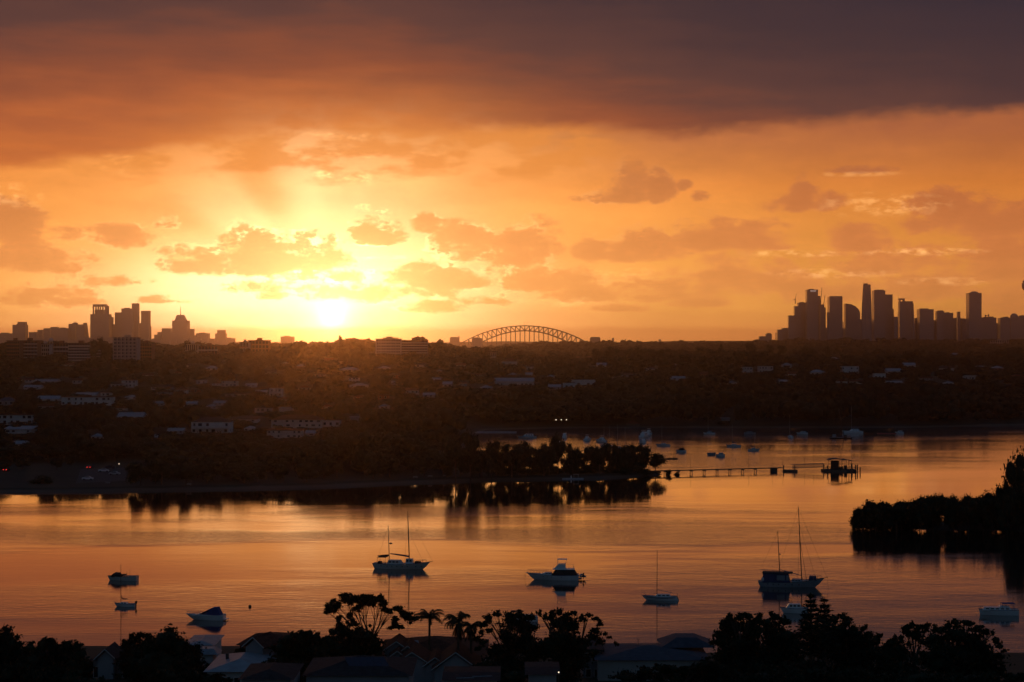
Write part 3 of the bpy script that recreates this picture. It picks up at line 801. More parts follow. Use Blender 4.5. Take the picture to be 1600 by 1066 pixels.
def core(lobes, f=.62, n=7, m=5):
    """rough inner masses so that crowns are not see-through everywhere"""
    V = []; Q = []; o = 0
    rr = random.Random(len(lobes))
    for (cx, cy_, cz, rx, ry, rz) in lobes:
        for j in range(m + 1):
            t = -math.pi / 2 + math.pi * j / m
            for k in range(n):
                g = f * (1 + rr.uniform(-.22, .22)); ct = max(.05, math.cos(t))
                V.append((cx + rx * g * ct * math.cos(6.283 * k / n), cy_ + ry * g * ct * math.sin(6.283 * k / n), cz + rz * g * math.sin(t)))
        for j in range(m):
            for k in range(n): Q.append((o + j * n + k, o + j * n + (k + 1) % n, o + (j + 1) * n + (k + 1) % n, o + (j + 1) * n + k))
        o = len(V)
    return np.array(V), np.array(Q)

def crown_mesh(name, lobes, n, size, seed, shell=.55, corefac=.62, mat='foliage'):
    V, Q = leaf_cloud(lobes, n, size, seed, shell)
    if corefac:
        V2, Q2 = core(lobes, corefac); Q = np.vstack([Q, Q2 + len(V)]); V = np.vstack([V, V2])
    return mesh_np(name, V, Q, mat)

def round_lobes(H, Wd, seed, k=7, base=.35):
    r = random.Random(seed); L = []
    for i in range(k):
        a = r.uniform(0, 6.283); q = math.sqrt(r.random()) * Wd * .32
        z = H * r.uniform(base + .1, .84); s = Wd * r.uniform(.18, .30) * (1.15 - .4 * abs(z / H - .55))
        L.append((q * math.cos(a), q * math.sin(a), z, s, s, s * .72))
    L.append((0, 0, H * .62, Wd * .3, Wd * .3, H * .26))
    return L

def trunk_mb(H, lobes, r0, seed=0, lean=0.0, limbs=6, bx=0, by=0):
    mb = MB(); rr = random.Random(seed)
    top = (bx + lean * .5, by, H * .34)
    mb.tube([(bx, by, -1.0), (bx + lean * .2, by, H * .16), top], [r0 * 1.25, r0, r0 * .8], 6)
    for L in lobes[:limbs]:
        mid = ((top[0] * .55 + L[0] * .45) + rr.uniform(-.3, .3), (top[1] * .55 + L[1] * .45), top[2] * .45 + L[2] * .55)
        mb.tube([top, mid, (L[0], L[1], L[2] + L[5] * .2)], [r0 * .6, r0 * .38, r0 * .12], 5)
    return mb

view_fan = lambda X, Y, m=50: abs(X) < .281 * Y + m

# templates for the hillside canopy
temps = []
for s in range(7):
    lb = round_lobes(1.0, 1.0, 50 + s, 5)
    V1, Q1 = leaf_cloud(lb, 56, .085, s, .6); V2, Q2 = core(lb, .78, 6, 3)
    temps.append((np.vstack([V1, V2]), np.vstack([Q1, Q2 + len(V1)])))

HOUSES = []   # footprints the canopy must leave open: x, y, half width, clear depth toward the viewer

# ------------------------------------------------------------------ hillside houses
winr = random.Random(77)
def house_parts(t, w, d, h, roof='hip', rh=None, wall='white_wall', rmat='tile_roof', win=3, storeys=1, over=.5, chimney=False, solar=False, balcony=False, winmat='glass'):
    """a house round the local origin, its front facing -y"""
    MB().box(-w / 2, w / 2, -d / 2, d / 2, -1.5, h - (.12 if roof != 'flat' else 0)).build('wall', wall, t)
    rh = rh if rh is not None else min(w, d) * .24
    o = over; mb = MB()
    if roof == 'flat':
        mb.box(-w / 2 - o, w / 2 + o, -d / 2 - o, d / 2 + o, h + .003, h + .35)
    elif roof == 'skillion':
        mb.add([(-w / 2 - o, -d / 2 - o, h + .05), (w / 2 + o, -d / 2 - o, h + .05), (w / 2 + o, d / 2 + o, h + rh), (-w / 2 - o, d / 2 + o, h + rh),
                (-w / 2 - o, -d / 2 - o, h + .3), (w / 2 + o, -d / 2 - o, h + .3), (w / 2 + o, d / 2 + o, h + rh + .25), (-w / 2 - o, d / 2 + o, h + rh + .25)],
               [(0, 3, 2, 1), (4, 5, 6, 7), (0, 1, 5, 4), (1, 2, 6, 5), (2, 3, 7, 6), (3, 0, 4, 7)])
    elif roof == 'gable_x':   # ridge along x
        mb.add([(-w / 2 - o, -d / 2 - o, h - .1), (w / 2 + o, -d / 2 - o, h - .1), (w / 2 + o, d / 2 + o, h - .1), (-w / 2 - o, d / 2 + o, h - .1), (-w / 2 - o, 0, h + rh), (w / 2 + o, 0, h + rh)],
               [(0, 3, 2, 1), (0, 1, 5, 4), (2, 3, 4, 5), (1, 2, 5), (3, 0, 4)])
    elif roof == 'gable_y':
        mb.add([(-w / 2 - o, -d / 2 - o, h - .1), (w / 2 + o, -d / 2 - o, h - .1), (w / 2 + o, d / 2 + o, h - .1), (-w / 2 - o, d / 2 + o, h - .1), (0, -d / 2 - o, h + rh), (0, d / 2 + o, h + rh)],
               [(0, 3, 2, 1), (0, 1, 4), (2, 3, 5), (1, 2, 5, 4), (3, 0, 4, 5)])
    else:
        k = min(w, d) / 2
        if w >= d: r1, r2 = (-w / 2 + k, 0), (w / 2 - k, 0)
        else: r1, r2 = (0, -d / 2 + k), (0, d / 2 - k)
        if abs(r1[0] - r2[0]) + abs(r1[1] - r2[1]) < .2: r2 = (r1[0] + .2, r1[1])
        mb.add([(-w / 2 - o, -d / 2 - o, h - .1), (w / 2 + o, -d / 2 - o, h - .1), (w / 2 + o, d / 2 + o, h - .1), (-w / 2 - o, d / 2 + o, h - .1), (r1[0], r1[1], h + rh), (r2[0], r2[1], h + rh)],
               [(0, 3, 2, 1), (0, 1, 5, 4), (2, 3, 4, 5), (1, 2, 5), (3, 0, 4)] if w >= d else [(0, 3, 2, 1), (0, 1, 4), (2, 3, 5), (1, 2, 5, 4), (3, 0, 4, 5)])
    rf = mb.build('roof', rmat, t)
    if chimney:
        MB().box(w * .22, w * .22 + .9, -.45, .45, h, h + rh + 1.3).build('chimney', 'brick', rf)
    for s in range(storeys):
        z0 = h * s / storeys + .9
        for k in range(win):
            if winr.random() < .18 and win > 3: continue
            x = -w / 2 + w * (k + winr.uniform(.35, .65)) / win; ww = min(2.4, w / win * winr.uniform(.25, .62))
            fr = MB().box(x - ww / 2 - .1, x + ww / 2 + .1, -d / 2 - .09, -d / 2 - .003, z0 - .1, z0 + min(1.5, h / storeys - 1.2) + .1).build('window', 'white_wall', t)
            MB().box(x - ww / 2, x + ww / 2, -d / 2 - .12, -d / 2 - .093, z0, z0 + min(1.5, h / storeys - 1.2)).build('pane', winmat, fr)
    if balcony:
        z1 = h / 2 + .05
        mb = MB().box(-w / 2 + .3, w / 2 - .3, -d / 2 - 2.2, -d / 2 - .13, z1 - .2, z1).box(-w / 2 + .3, w / 2 - .3, -d / 2 - 2.2, -d / 2 - 2.1, z1 + .003, z1 + .9)
        for k in range(4):
            x = -w / 2 + .5 + (w - 1.1) * k / 3; mb.box(x, x + .25, -d / 2 - 2.09, -d / 2 - 1.85, -1, h - .12)
        mb.build('balcony', 'white_wall', t)

def hill_house(x0, x1, yt, yb, label, roof='hip', wall='white_wall', rmat='tile_roof', win=3, storeys=1, group='houses on the hillside', roofpart=.4, name='hillside_house', d=None, rz=0, **k):
    p = ground_hit((x0 + x1) / 2, yb)
    w = (x1 - x0) * p.y / F; tot = max(3.2, (yb - yt) * p.y / F)
    rh = tot * roofpart if roof != 'flat' else .35
    h = tot - rh; d = d or max(7, min(w * .8, 12))
    t = thing(name, label, 'house', (p.x, p.y + d / 2, p.z), rz, group)
    house_parts(t, w, d, h, roof, rh, wall, rmat, win, storeys, **k)
    HOUSES.append((x0, x1, yb, p.y)); return t

HH = hill_house
HH(-6, 52, 648, 664, 'large white flat roofed house in stepped blocks at the left edge of the picture', 'flat', win=6, storeys=2, name='flat_roof_house')
HH(6, 49, 668, 678, 'pale grey low roofed house directly below the big white stepped house at the left edge', 'skillion', rmat='metal_roof', win=4)
HH(-4, 21, 621, 634, 'house with dark blue roof at the left edge above the stepped white house', 'hip', 'grey_wall', 'blue_roof')
HH(58, 92, 619, 630, 'pale long roofed house between the blue roof and the long white building', 'gable_x', rmat='metal_roof')
HH(96, 174, 620, 634, 'long white two storey building with grey roof and many dark windows', 'flat', win=9, storeys=2, name='long_white_building')
HH(118, 150, 615, 621, 'low roof edge catching orange light behind the long white building', 'gable_x', rmat='metal_roof', win=0)
HH(37, 63, 603, 609, 'small pale house with metal roof far left below the apartment blocks', 'gable_x', rmat='metal_roof')
HH(24, 31, 592, 597, 'tiny white gable left of another tiny white house near the far left', 'gable_y', win=1)
HH(39, 51, 591, 598, 'tiny white house right of the tiny white gable near the far left', 'gable_x', win=2)
HH(53, 89, 595, 600, 'house with long thin roof line on the slope below the left apartment blocks', 'gable_x', 'render_wall', 'metal_roof')
HH(173, 192, 600, 607, 'lower wing of the white stepped pair below the finned apartment block', 'flat', win=3)
HH(190, 212, 594, 606, 'taller wing of the white stepped pair below the finned apartment block', 'flat', win=4, storeys=2)
HH(184, 223, 645, 654, 'house with bright pale metal roof alone among dark trees', 'gable_x', 'render_wall', 'metal_roof', roofpart=.7)
HH(181, 196, 637, 643, 'small white house just above the bright pale metal roof', 'gable_y', win=1)
HH(236, 268, 602, 610, 'cream house with flat eaves left of the small columned white house', 'hip', 'cream_gel', 'dark_roof')
HH(245, 268, 611, 617, 'grey house directly beneath the cream house with flat eaves', 'hip', 'render_wall', 'tile_roof')
HH(273, 292, 604, 617, 'tall white house with columns on the middle of the left slope', 'hip', win=4, storeys=2)
HH(331, 344, 595, 606, 'narrow white gabled house high on the left slope', 'gable_y', win=2, storeys=2)
HH(346, 370, 595, 605, 'brown brick house right of the narrow white gabled house', 'flat', 'render_wall', win=4, storeys=2)
HH(352, 384, 613, 621, 'dull pink house with broad roof under the brown brick house', 'hip', 'render_wall', 'tile_roof')
HH(287, 306, 630, 636, 'low house with lit pale roof left of another low roofed house', 'skillion', 'render_wall', 'metal_roof')
HH(334, 354, 628, 634, 'low house with dull pale roof, right one of two above the balcony house', 'gable_x', 'render_wall', 'metal_roof')
HH(299, 359, 652, 678, 'white modern house with dark tiled roof and a full width columned balcony', 'hip', rmat='dark_roof', win=6, storeys=2, roofpart=.28, balcony=True, name='balcony_house')
HH(262, 286, 672, 679, 'low pale roof half hidden below and left of the balcony house', 'gable_x', 'grey_wall', 'metal_roof')
HH(360, 402, 653, 661, 'house with thin white roof edge right of the balcony house', 'skillion', rmat='dark_roof')
HH(384, 400, 602, 606, 'small house with light roof left of the sun glow on the slope', 'gable_x', rmat='metal_roof', win=2)
HH(421, 441, 606, 621, 'two storey framed white house under the sun glow', 'flat', win=3, storeys=2, balcony=True)
HH(399, 416, 612, 617, 'low roofed house touching the two storey framed white house', 'gable_x', 'render_wall', 'metal_roof')
HH(466, 486, 603, 611, 'brown roofed house right of the framed white house under the glow', 'hip', 'render_wall', 'tile_roof')
HH(436, 457, 637, 646, 'open sided pavilion roof glowing orange on its top edge', 'flat', 'render_wall', 'metal_roof', win=0, name='roof_pavilion')
HH(398, 424, 639, 645, 'flat roofed house beside the glowing pavilion roof', 'flat', 'render_wall', 'dark_roof')
HH(424, 503, 649, 669, 'wide house with reddish hipped roof and several pale bays', 'hip', 'render_wall', 'tile_roof', win=8, storeys=2, roofpart=.35, name='wide_house')
HH(500, 531, 656, 667, 'white garage like house at the right end of the wide reddish roofed house', 'flat', win=3)
HH(547, 563, 657, 660, 'short bright strip of roof on the dark slope right of the white garage like house', 'flat', 'grey_wall', 'metal_roof', win=0)
HH(417, 471, 672, 686, 'pale terrace of small bays below the wide reddish roofed house', 'flat', 'render_wall', win=7, storeys=2, name='terrace_house')
HH(478, 491, 676, 683, 'small pale shed right of the terrace of small bays', 'gable_x', 'render_wall', 'metal_roof', win=1)
HH(530, 561, 574, 583, 'house with broad pale roof high under the sun', 'hip', 'render_wall', 'metal_roof')
HH(545, 561, 590, 599, 'white box shaped house directly under the sun', 'flat', win=3, storeys=2)
HH(546, 574, 599, 607, 'house with wide light roof below the white box shaped house', 'hip', 'render_wall', 'metal_roof')
HH(634, 654, 607, 616, 'white framed pavilion house in the middle of the slope', 'skillion', win=3)
HH(692, 706, 597, 606, 'small bright bluish white house in the middle of the slope', 'skillion', rmat='metal_roof', win=2)
HH(718, 729, 598, 604, 'small white house right of the bluish white one', 'skillion', win=2)
HH(674, 688, 592, 597, 'tiny house with orange lit roof above the bluish white house', 'gable_x', 'render_wall', 'metal_roof', win=1)
HH(773, 834, 591, 604, 'long low pale building with a small central gable in the middle distance', 'gable_x', 'render_wall', 'metal_roof', win=8, name='long_low_building')
HH(857, 876, 601, 610, 'pale blue shed between two long white buildings', 'gable_x', 'grey_wall', 'metal_roof', win=2)
HH(880, 898, 598, 607, 'white two bay house, left part of the white pair in the middle distance', 'flat', win=2)
HH(893, 931, 593, 603, 'long white flat roofed house behind the white two bay house', 'flat', win=5, storeys=1)
HH(738, 806, 676, 685, 'long pale boathouse by the inner bay left of the moored motor yacht', 'flat', 'render_wall', 'metal_roof', win=0, name='boathouse', roofpart=.2)
HH(784, 808, 560, 572, 'house with wide shallow roof high behind the long low building', 'hip', 'render_wall', 'tile_roof')
HH(838, 852, 555, 562, 'pyramid roofed house, left of three high on the slope right of the bridge', 'hip', 'render_wall', 'tile_roof', win=2)
HH(897, 910, 557, 564, 'pyramid roofed house, middle of three high on the slope right of the bridge', 'hip', 'render_wall', 'tile_roof', win=2)
HH(915, 928, 557, 564, 'pyramid roofed house, right of three high on the slope right of the bridge', 'hip', 'render_wall', 'tile_roof', win=2)
HH(1158, 1176, 573, 584, 'pale house with square windows, left of the pair on the right hand slope', 'flat', 'render_wall', win=4, storeys=2)
HH(1186, 1208, 572, 583, 'pale house with balcony, right of the pair on the right hand slope', 'flat', 'render_wall', win=5, storeys=2)
HH(1266, 1290, 578, 587, 'house with curved looking pale roof on the right hand slope', 'hip', 'render_wall', 'metal_roof')
HH(1316, 1342, 572, 584, 'brightest white stepped house on the right hand slope', 'flat', win=6, storeys=2)
HH(1308, 1324, 593, 600, 'small white gable left of a white house below the brightest stepped house', 'gable_y', win=1)
HH(1330, 1348, 594, 600, 'small white house below the brightest stepped house on the right hand slope', 'gable_x', win=2)
HH(1366, 1384, 583, 592, 'white house with three square windows right of the brightest stepped house', 'flat', win=3)
HH(1386, 1408, 576, 585, 'long pale house behind the house with three square windows', 'gable_x', 'render_wall', 'metal_roof')
HH(1386, 1410, 597, 601, 'long light roof low on the right hand slope', 'gable_x', 'grey_wall', 'metal_roof', win=0)
HH(1508, 1528, 586, 594, 'pale square windowed house far right on the slope', 'flat', 'render_wall', win=4)
HH(1440, 1458, 589, 595, 'dull grey house left of the pale square windowed house', 'gable_x', 'grey_wall', 'tile_roof')
HH(1128, 1140, 657, 661, 'low light roof at the far bay shore behind the moored yachts', 'flat', 'grey_wall', 'metal_roof', win=0)
HH(980, 999, 661, 667, 'waterside shed with reddish pyramid roof behind the masts of the inner bay', 'hip', 'timber', 'tile_roof', win=0, roofpart=.6)
# fainter houses that only glimmer between the trees
r_ = random.Random(12)
for (xa, ya) in [(300, 575), (330, 580), (150, 585), (230, 590), (110, 575), (420, 585), (470, 578), (500, 590), (600, 580), (620, 592), (660, 575), (720, 575), (745, 590), (760, 610),
                 (830, 578), (940, 575), (980, 590), (1020, 580), (1060, 595), (1100, 590), (1230, 575), (1240, 590), (1420, 575), (1560, 580), (1480, 580), (330, 640), (250, 635),
                 (440, 628), (560, 625), (600, 640), (670, 622), (120, 600), (70, 640), (30, 700), (95, 700), (150, 688), (240, 690), (510, 640), (390, 675), (1590, 592), (300, 615), (205, 625)]:
    w_ = r_.uniform(12, 22); rf = r_.choice(['hip', 'gable_x', 'gable_x', 'hip'])
    HH(xa - w_ / 2, xa + w_ / 2, ya - r_.uniform(6, 9), ya, 'dim suburban house barely showing between the dark hillside trees', rf, r_.choice(['render_wall', 'white_wall', 'brick', 'grey_wall']),
       r_.choice(['tile_roof', 'dark_roof', 'metal_roof']), win=2, group='dim houses between the hillside trees')

for k in range(64):
    xa, ya = r_.uniform(0, 1600), r_.uniform(556, 632)
    if xa > 700: ya = 556 + (ya - 556) * .62
    if any(h[0] - 14 < xa < h[1] + 14 and abs(h[2] - ya) < 9 for h in HOUSES): continue
    w_ = r_.uniform(8, 17); HH(xa - w_ / 2, xa + w_ / 2, ya - r_.uniform(4, 7), ya, 'dim suburban house barely showing between the dark hillside trees', r_.choice(['hip', 'gable_x', 'gable_y', 'skillion', 'flat']), r_.choice(['render_wall', 'white_wall', 'white_wall', 'brick']),
       r_.choice(['tile_roof', 'metal_roof', 'metal_roof']), win=2, group='dim houses between the hillside trees')

# ------------------------------------------------------------------ apartment blocks on the ridge
def block(x0, x1, yt, yb, D, label, floors=6, wall='brick', band='render_wall', bays=3, name='apartment_block', fins=False, steps=()):
    xa, xb = sx(x0, D), sx(x1, D); z0 = hz((xa + xb) / 2, D); zt = sz(yt, D); zb = min(z0, sz(yb, D)); w = xb - xa
    t = thing(name, label, 'apartment block', ((xa + xb) / 2, D, zb), 0, 'apartment blocks on the ridge'); H = zt - zb
    MB().box(-w / 2, w / 2, 0, 16, -2, H).build('wall', wall, t)
    fh = H / floors
    for k in range(floors):
        mb = MB().box(-w / 2 - .2, w / 2 + .2, -1.6, -.01, k * fh - .15, k * fh + .95)
        mb.build('balcony', band, t)
        wn = MB()
        for j in range(bays * 2):
            x = -w / 2 + w * (j + .5) / (bays * 2); wn.box(x - w / bays * .17, x + w / bays * .17, -.06, -.011, k * fh + 1.0, k * fh + fh - .5)
        wn.build('window_row', 'glass', t)
    if fins:
        for j in range(bays + 1):
            x = -w / 2 + w * j / bays; MB().box(x - .7, x + .7, -2.0, -1.62, -1, H + 1).build('fin_column', band, t)
    MB().box(-w / 2 - .6, w / 2 + .6, -1.8, 16.6, H + .003, H + .6).build('roof', 'dark_roof', t)
    MB().box(-w * .1, w * .12, 5, 11, H + .603, H + 3.0).build('lift_house', wall, t)
    HOUSES.append((x0, x1, yb, D)); return t
block(11, 30, 533, 560, 1780, 'dark apartment block under rooftop trees at the far left of the ridge', 6, 'brick', 'brick')
block(29, 58, 533, 559, 1800, 'apartment block with bright balcony bands at the far left of the ridge', 6)
block(59, 77, 538, 556, 1830, 'lower dim apartment block left of the little water tower', 4, 'render_wall', 'render_wall')
block(80, 107, 537, 553, 1850, 'low apartment block right of the little water tower', 4, 'brick', 'render_wall')
block(107, 141, 537, 565, 1750, 'apartment block with many long balcony bands, left wing by the dark tree', 7, 'brick', 'render_wall', 4)
block(141, 157, 539, 562, 1765, 'right wing of the banded apartment block touching the dark tree', 6, 'brick', 'render_wall', 2)
block(178, 214, 528.5, 561, 1700, 'tallest apartment block on the left ridge with vertical white fins', 8, 'grey_wall', 'pale_render', 6, fins=True)
block(215, 237, 537, 560, 1740, 'brick apartment block joined to the right of the finned block', 6, 'brick', 'brick')
block(290, 309, 538, 546, 1900, 'pale low block on the ridge above the narrow gabled house', 2, 'render_wall', 'render_wall')
block(310, 340, 541, 552, 1880, 'long dim block on the ridge right of the pale low block', 3, 'brick', 'render_wall')
block(374, 388, 535, 546, 1900, 'narrow grey block on the ridge left of the sun', 3, 'render_wall', 'brick')
block(388, 420, 532.5, 548, 1920, 'wide flat block on the ridge left of the sun', 4, 'brick', 'brick')
block(588, 626, 530.5, 557, 1850, 'left part of the ridge block with pale columns right of the sun', 6, 'render_wall', 'render_wall', 5, fins=True)
block(626, 668, 532.5, 556, 1880, 'right part of the ridge block with pale columns right of the sun', 6, 'brick', 'render_wall', 5)
block(740, 775, 551, 562, 2150, 'long low school like block half hidden under the bridge', 2, 'render_wall', 'render_wall', 6)
block(1548, 1576, 532, 539, 4900, 'pale block on the hazy far ridge under the domed block', 3, 'render_wall', 'render_wall', 4)
# little water tower
D = 1840; t = thing('water_tower', 'small round water tower poking above the left ridge blocks', 'water tower', (sx(80, D), D, hz(sx(80, D), D)), 0)
zt = sz(528.5, D) - t.location.z
mb = MB(); [mb.tube([(x, y, 0), (x * .8, y * .8, zt - 3)], .3, 5) for x in (-1.7, 1.7) for y in (-1.7, 1.7)]; mb.build('stand', 'concrete', t)
mb = MB().ball((0, 0, zt - 1.8), 2.3, 2.3, 1.9, 10, 6); mb.build('tank', 'white_wall', t, True)

# ------------------------------------------------------------------ canopy and bank trees
rg = np.random.default_rng(21)
def jitter_grid(y0, y1, s):
    pts = []
    ys = np.arange(y0, y1, s)
    for y in ys:
        m = .281 * y + 60; xs = np.arange(-m, m, s); pts.append(np.stack([xs + rg.uniform(-.45, .45, len(xs)) * s, y + rg.uniform(-.45, .45, len(xs)) * s], 1))
    return np.vstack(pts)
pts = np.vstack([jitter_grid(675, 1250, 11.5), jitter_grid(1250, 2400, 15), jitter_grid(2400, 5500, 25)])
Xp, Yp = pts[:, 0], pts[:, 1]; Hg = hmap(Xp, Yp); s1 = sdist(Xp, Yp, poly1); PX = Xp / Yp * F + 800
onspit = (PX > 768) & (Yp < 860)
lawn = (PX < 215) & (Yp < 790) | (PX >= 215) & (s1 < 5.5) & (PX < 768)
keep = (s1 > 4) & (Hg > .8) & ~onspit & ~lawn
Xp, Yp, Hg, PX, s1 = (v[keep] for v in (Xp, Yp, Hg, PX, s1))
Ht = rg.uniform(8, 14, len(Xp)) * np.where(Yp > 1250, .92, 1.0) * np.where(rg.random(len(Xp)) < .12, 1.35, 1)
Ht = np.where((Yp < 900) & (PX < 768), rg.uniform(8, 13, len(Xp)) * np.where(s1 < 40, .75, 1.15), Ht)
Ht = np.where((Yp > 1190) & (Yp < 1330) & (PX > 1050), rg.uniform(10, 17, len(Xp)), Ht)
Ht = np.where((Yp > 1190) & (Yp < 1400) & (PX > 740) & (PX < 1060), rg.uniform(15, 21, len(Xp)), Ht)
Ht = np.where(Yp > 1700, rg.uniform(4.5, 12, len(Xp)) * np.where(rg.random(len(Xp)) < .07, 1.5, 1), Ht)
Ht = np.where(Yp > 2400, rg.uniform(7, 19, len(Xp)), Ht)
Ht = np.where(Yp > 3600, rg.uniform(8, 26, len(Xp)), Ht)
WD = Ht * rg.uniform(.9, 1.25, len(Xp)) * np.where(Yp > 2400, 1.8, np.where(Yp > 1250, 1.25, 1.0))
capn = np.abs(np.random.default_rng(5).normal(size=60000)) * 2.6
def cap_height(X, Y, PXv, H, wd, G):
    for (x0, x1, yb, Dh) in HOUSES:
        m = (PXv > x0 - wd * .32 / Y * F) & (PXv < x1 + wd * .32 / Y * F) & (Y < Dh + 12)
        H = np.where(m, np.minimum(H, CAMZ - (yb - 1 - np.where(Y < Dh - 6, capn[:len(Y)], 0) - HY) / F * Y - G), H)
    return H
Ht *= np.clip(1 + bumps(Xp, Yp, 150, 9) * .45, .55, 1.6)
Ht = cap_height(Xp, Yp, PX, Ht, WD, Hg)
keep = Ht > 2.2
# leave out what stands wholly behind nearer land
order = np.argsort(Yp); best = np.full(400, -9.0); kv = np.zeros(len(Xp), bool)
for i in order:
    b_ = int(min(399, max(0, (PX[i] + 400) / 6))); a_ = (Hg[i] + Ht[i] - CAMZ) / Yp[i]
    kv[i] = a_ > best[b_] - .0035
    if keep[i]: best[b_] = max(best[b_], (Hg[i] + Ht[i] * .75 - CAMZ) / Yp[i])
keep &= kv
Xp, Yp, Hg, PX, Ht, WD, s1 = (v[keep] for v in (Xp, Yp, Hg, PX, Ht, WD, s1))

# individual trees: the nearest ones on the banks
tree_protos = []
for s in range(6):
    lb = round_lobes(12, 13, 300 + s, 9, .12)
    tree_protos.append((lb, trunk_mb(12, lb, .30, s), crown_mesh('crown', lb, 1500, .46, s, .25, .60)))
_pt = []
def bank_tree(x, y, z, H, wd, label, group, name='bank_tree', k=None, cat='tree'):
    k = random.randrange(6) if k is None else k
    lb, tm, cm = tree_protos[k]
    t = thing(name, label, cat, (x, y, z), random.uniform(0, 6.28), group); t.scale = (wd / 12, wd / 12, H / 12)
    if k >= len(_pt) or _pt[k] is None:
        while len(_pt) <= k: _pt.append(None)
        o = tm.build('trunk', 'bark', t); _pt[k] = o.data
    else: link('trunk', _pt[k], t)
    link('crown', cm, t); return t
random.seed(5)
idx = np.argsort(Yp)[:205]
ind = np.zeros(len(Xp), bool); ind[idx] = True
for i in idx:
    bank_tree(Xp[i], Yp[i], Hg[i], Ht[i], WD[i], 'dark leafy tree in the wooded bank between the near water and the hillside houses', 'trees of the left bank')
# canopy as one mass
Vs, Qs, off_ = [], [], 0
for i in np.nonzero(~ind)[0]:
    V0, Q0 = temps[i % len(temps)]; a_ = rg.uniform(0, 6.28); c_, s_ = math.cos(a_) * WD[i], math.sin(a_) * WD[i]
    Vn = np.empty_like(V0); Vn[:, 0] = V0[:, 0] * c_ - V0[:, 1] * s_ + Xp[i]; Vn[:, 1] = V0[:, 0] * s_ + V0[:, 1] * c_ + Yp[i]; Vn[:, 2] = V0[:, 2] * Ht[i] * 1.03 + Hg[i] - Ht[i] * .12
    Vs.append(Vn); Qs.append(Q0 + off_); off_ += len(V0)
wood = link('suburban_woodland', mesh_np('suburban_woodland', np.vstack(Vs), np.vstack(Qs), 'foliage_far'))
tag(wood, 'dark mass of trees covering the suburban hillsides beyond the water', 'woodland', kind='stuff')
print('canopy trees', len(Vs), 'quads', off_ // 4)

# skyline trees one can tell apart
for (x, yt, D, wp, lab) in [(533, 522.5, 1950, 11, 'lone feathery tree standing above the ridge right under the sun'), (150, 526.5, 1700, 22, 'broad flat crowned tree on the ridge above the banded apartment block'),
                            (166, 537, 1690, 19, 'round dark tree between the banded block and the finned block'), (469, 532, 1900, 20, 'dome shaped tree on the ridge just left of the sun'),
                            (500, 530.5, 1950, 14, 'small crown touching another crown left of the lone feathery tree'), (512, 532.5, 1960, 13, 'small crown just left of the lone feathery tree'),
                            (560, 529, 1900, 26, 'wide crown on the ridge right of the lone feathery tree'), (683, 532, 2000, 22, 'flat topped gum on the ridge between the columned block and the bridge'),
                            (718, 539, 2050, 29, 'rounded gum before the left end of the bridge arch'), (752, 538.5, 2100, 27, 'double crowned gum before the left part of the bridge arch'),
                            (793, 539.5, 2150, 17, 'small gum with thin top under the bridge deck'), (932, 541.5, 2200, 14, 'dark crown below the right bridge pylon'),
                            (955, 540, 2250, 24, 'widest dark crown right of the right bridge pylon'), (982, 543, 2250, 16, 'low dark crown right of the widest one by the bridge'),
                            (1000, 541, 2300, 20, 'dark crown on the ridge midway between bridge and main city'), (1126, 536, 2600, 8, 'thin upright tree on the ridge left of the main city'),
                            (1098, 541, 2500, 24, 'spreading gum on the ridge left of the thin upright tree'), (1174, 536, 2500, 20, 'spreading gum on the ridge right of the thin upright tree'),
                            (1204, 538, 2550, 14, 'round crown beneath the two small outlying blocks'), (1222, 539, 2550, 16, 'round crown beneath the pair of blocks left of the city'),
                            (1262, 541, 2500, 22, 'wide crown below the craned towers'), (1293, 540, 2450, 10, 'narrow upright crown below the broad flat topped tower'),
                            (1440, 545, 2450, 17, 'round crown below the middle of the main city'), (1512, 549, 2400, 16, 'round crown below the lone dark tower')]:
    x_, z_ = sx(x, D), sz(yt, D); g = hz(x_, D); H = max(7, z_ - g)
    if H > 20: g = z_ - 20; H = 20
    bank_tree(x_, D, g, H, wp * D / F, lab, 'single trees on the skyline', 'skyline_tree')

# spit trees
def foot(px, D): return hz(sx(px, D), D)
for (x, yt, D, wp) in [(782, 706, 742, 30), (800, 694, 738, 34), (822, 690, 742, 36), (842, 694, 748, 32), (858, 700, 744, 24), (872, 688, 750, 26), (886, 716, 752, 20), (903, 706, 755, 26), (917, 701, 756, 18),
                       (930, 700, 758, 24), (944, 698, 757, 22), (955, 712, 760, 18), (968, 700, 762, 22), (980, 703, 764, 22), (990, 698, 766, 20), (996, 712, 766, 18), (812, 700, 745, 30), (850, 698, 742, 26), (895, 700, 752, 22), (937, 706, 752, 22), (962, 699, 757, 20), (975, 706, 758, 20), (752, 700, 735, 34), (768, 700, 732, 26), (774, 722, 744, 16),
                       (735, 690, 730, 36), (712, 688, 728, 36)]:
    x_ = sx(x, D); g = foot(x, D); bank_tree(x_, D, g, (sz(yt, D) - g) * random.uniform(1.0, 1.3), wp * D / F * 1.1, 'dark tree on the low spit with orange water showing under its crown', 'trees on the low spit', 'spit_tree')
for k in range(26):
    x = 778 + k * 9.2 + random.uniform(-3, 3); D = float(np.interp(x, [770, 880, 1010], [742, 752, 763])) + random.uniform(-3, 5)
    x_ = sx(x, D); g = foot(x, D); bank_tree(x_, D, g - .7, random.uniform(3.0, 5.6), random.uniform(5, 8.5), 'low scrubby bush filling the gaps under the trees of the spit', 'bushes on the low spit', 'spit_bush', cat='bush')
x_ = sx(1024, 768); bank_tree(x_, 768, foot(1024, 768), 8.5, 9, 'last tree at the tip of the spit, leaning out beside the start of the jetty', None, 'spit_tree')
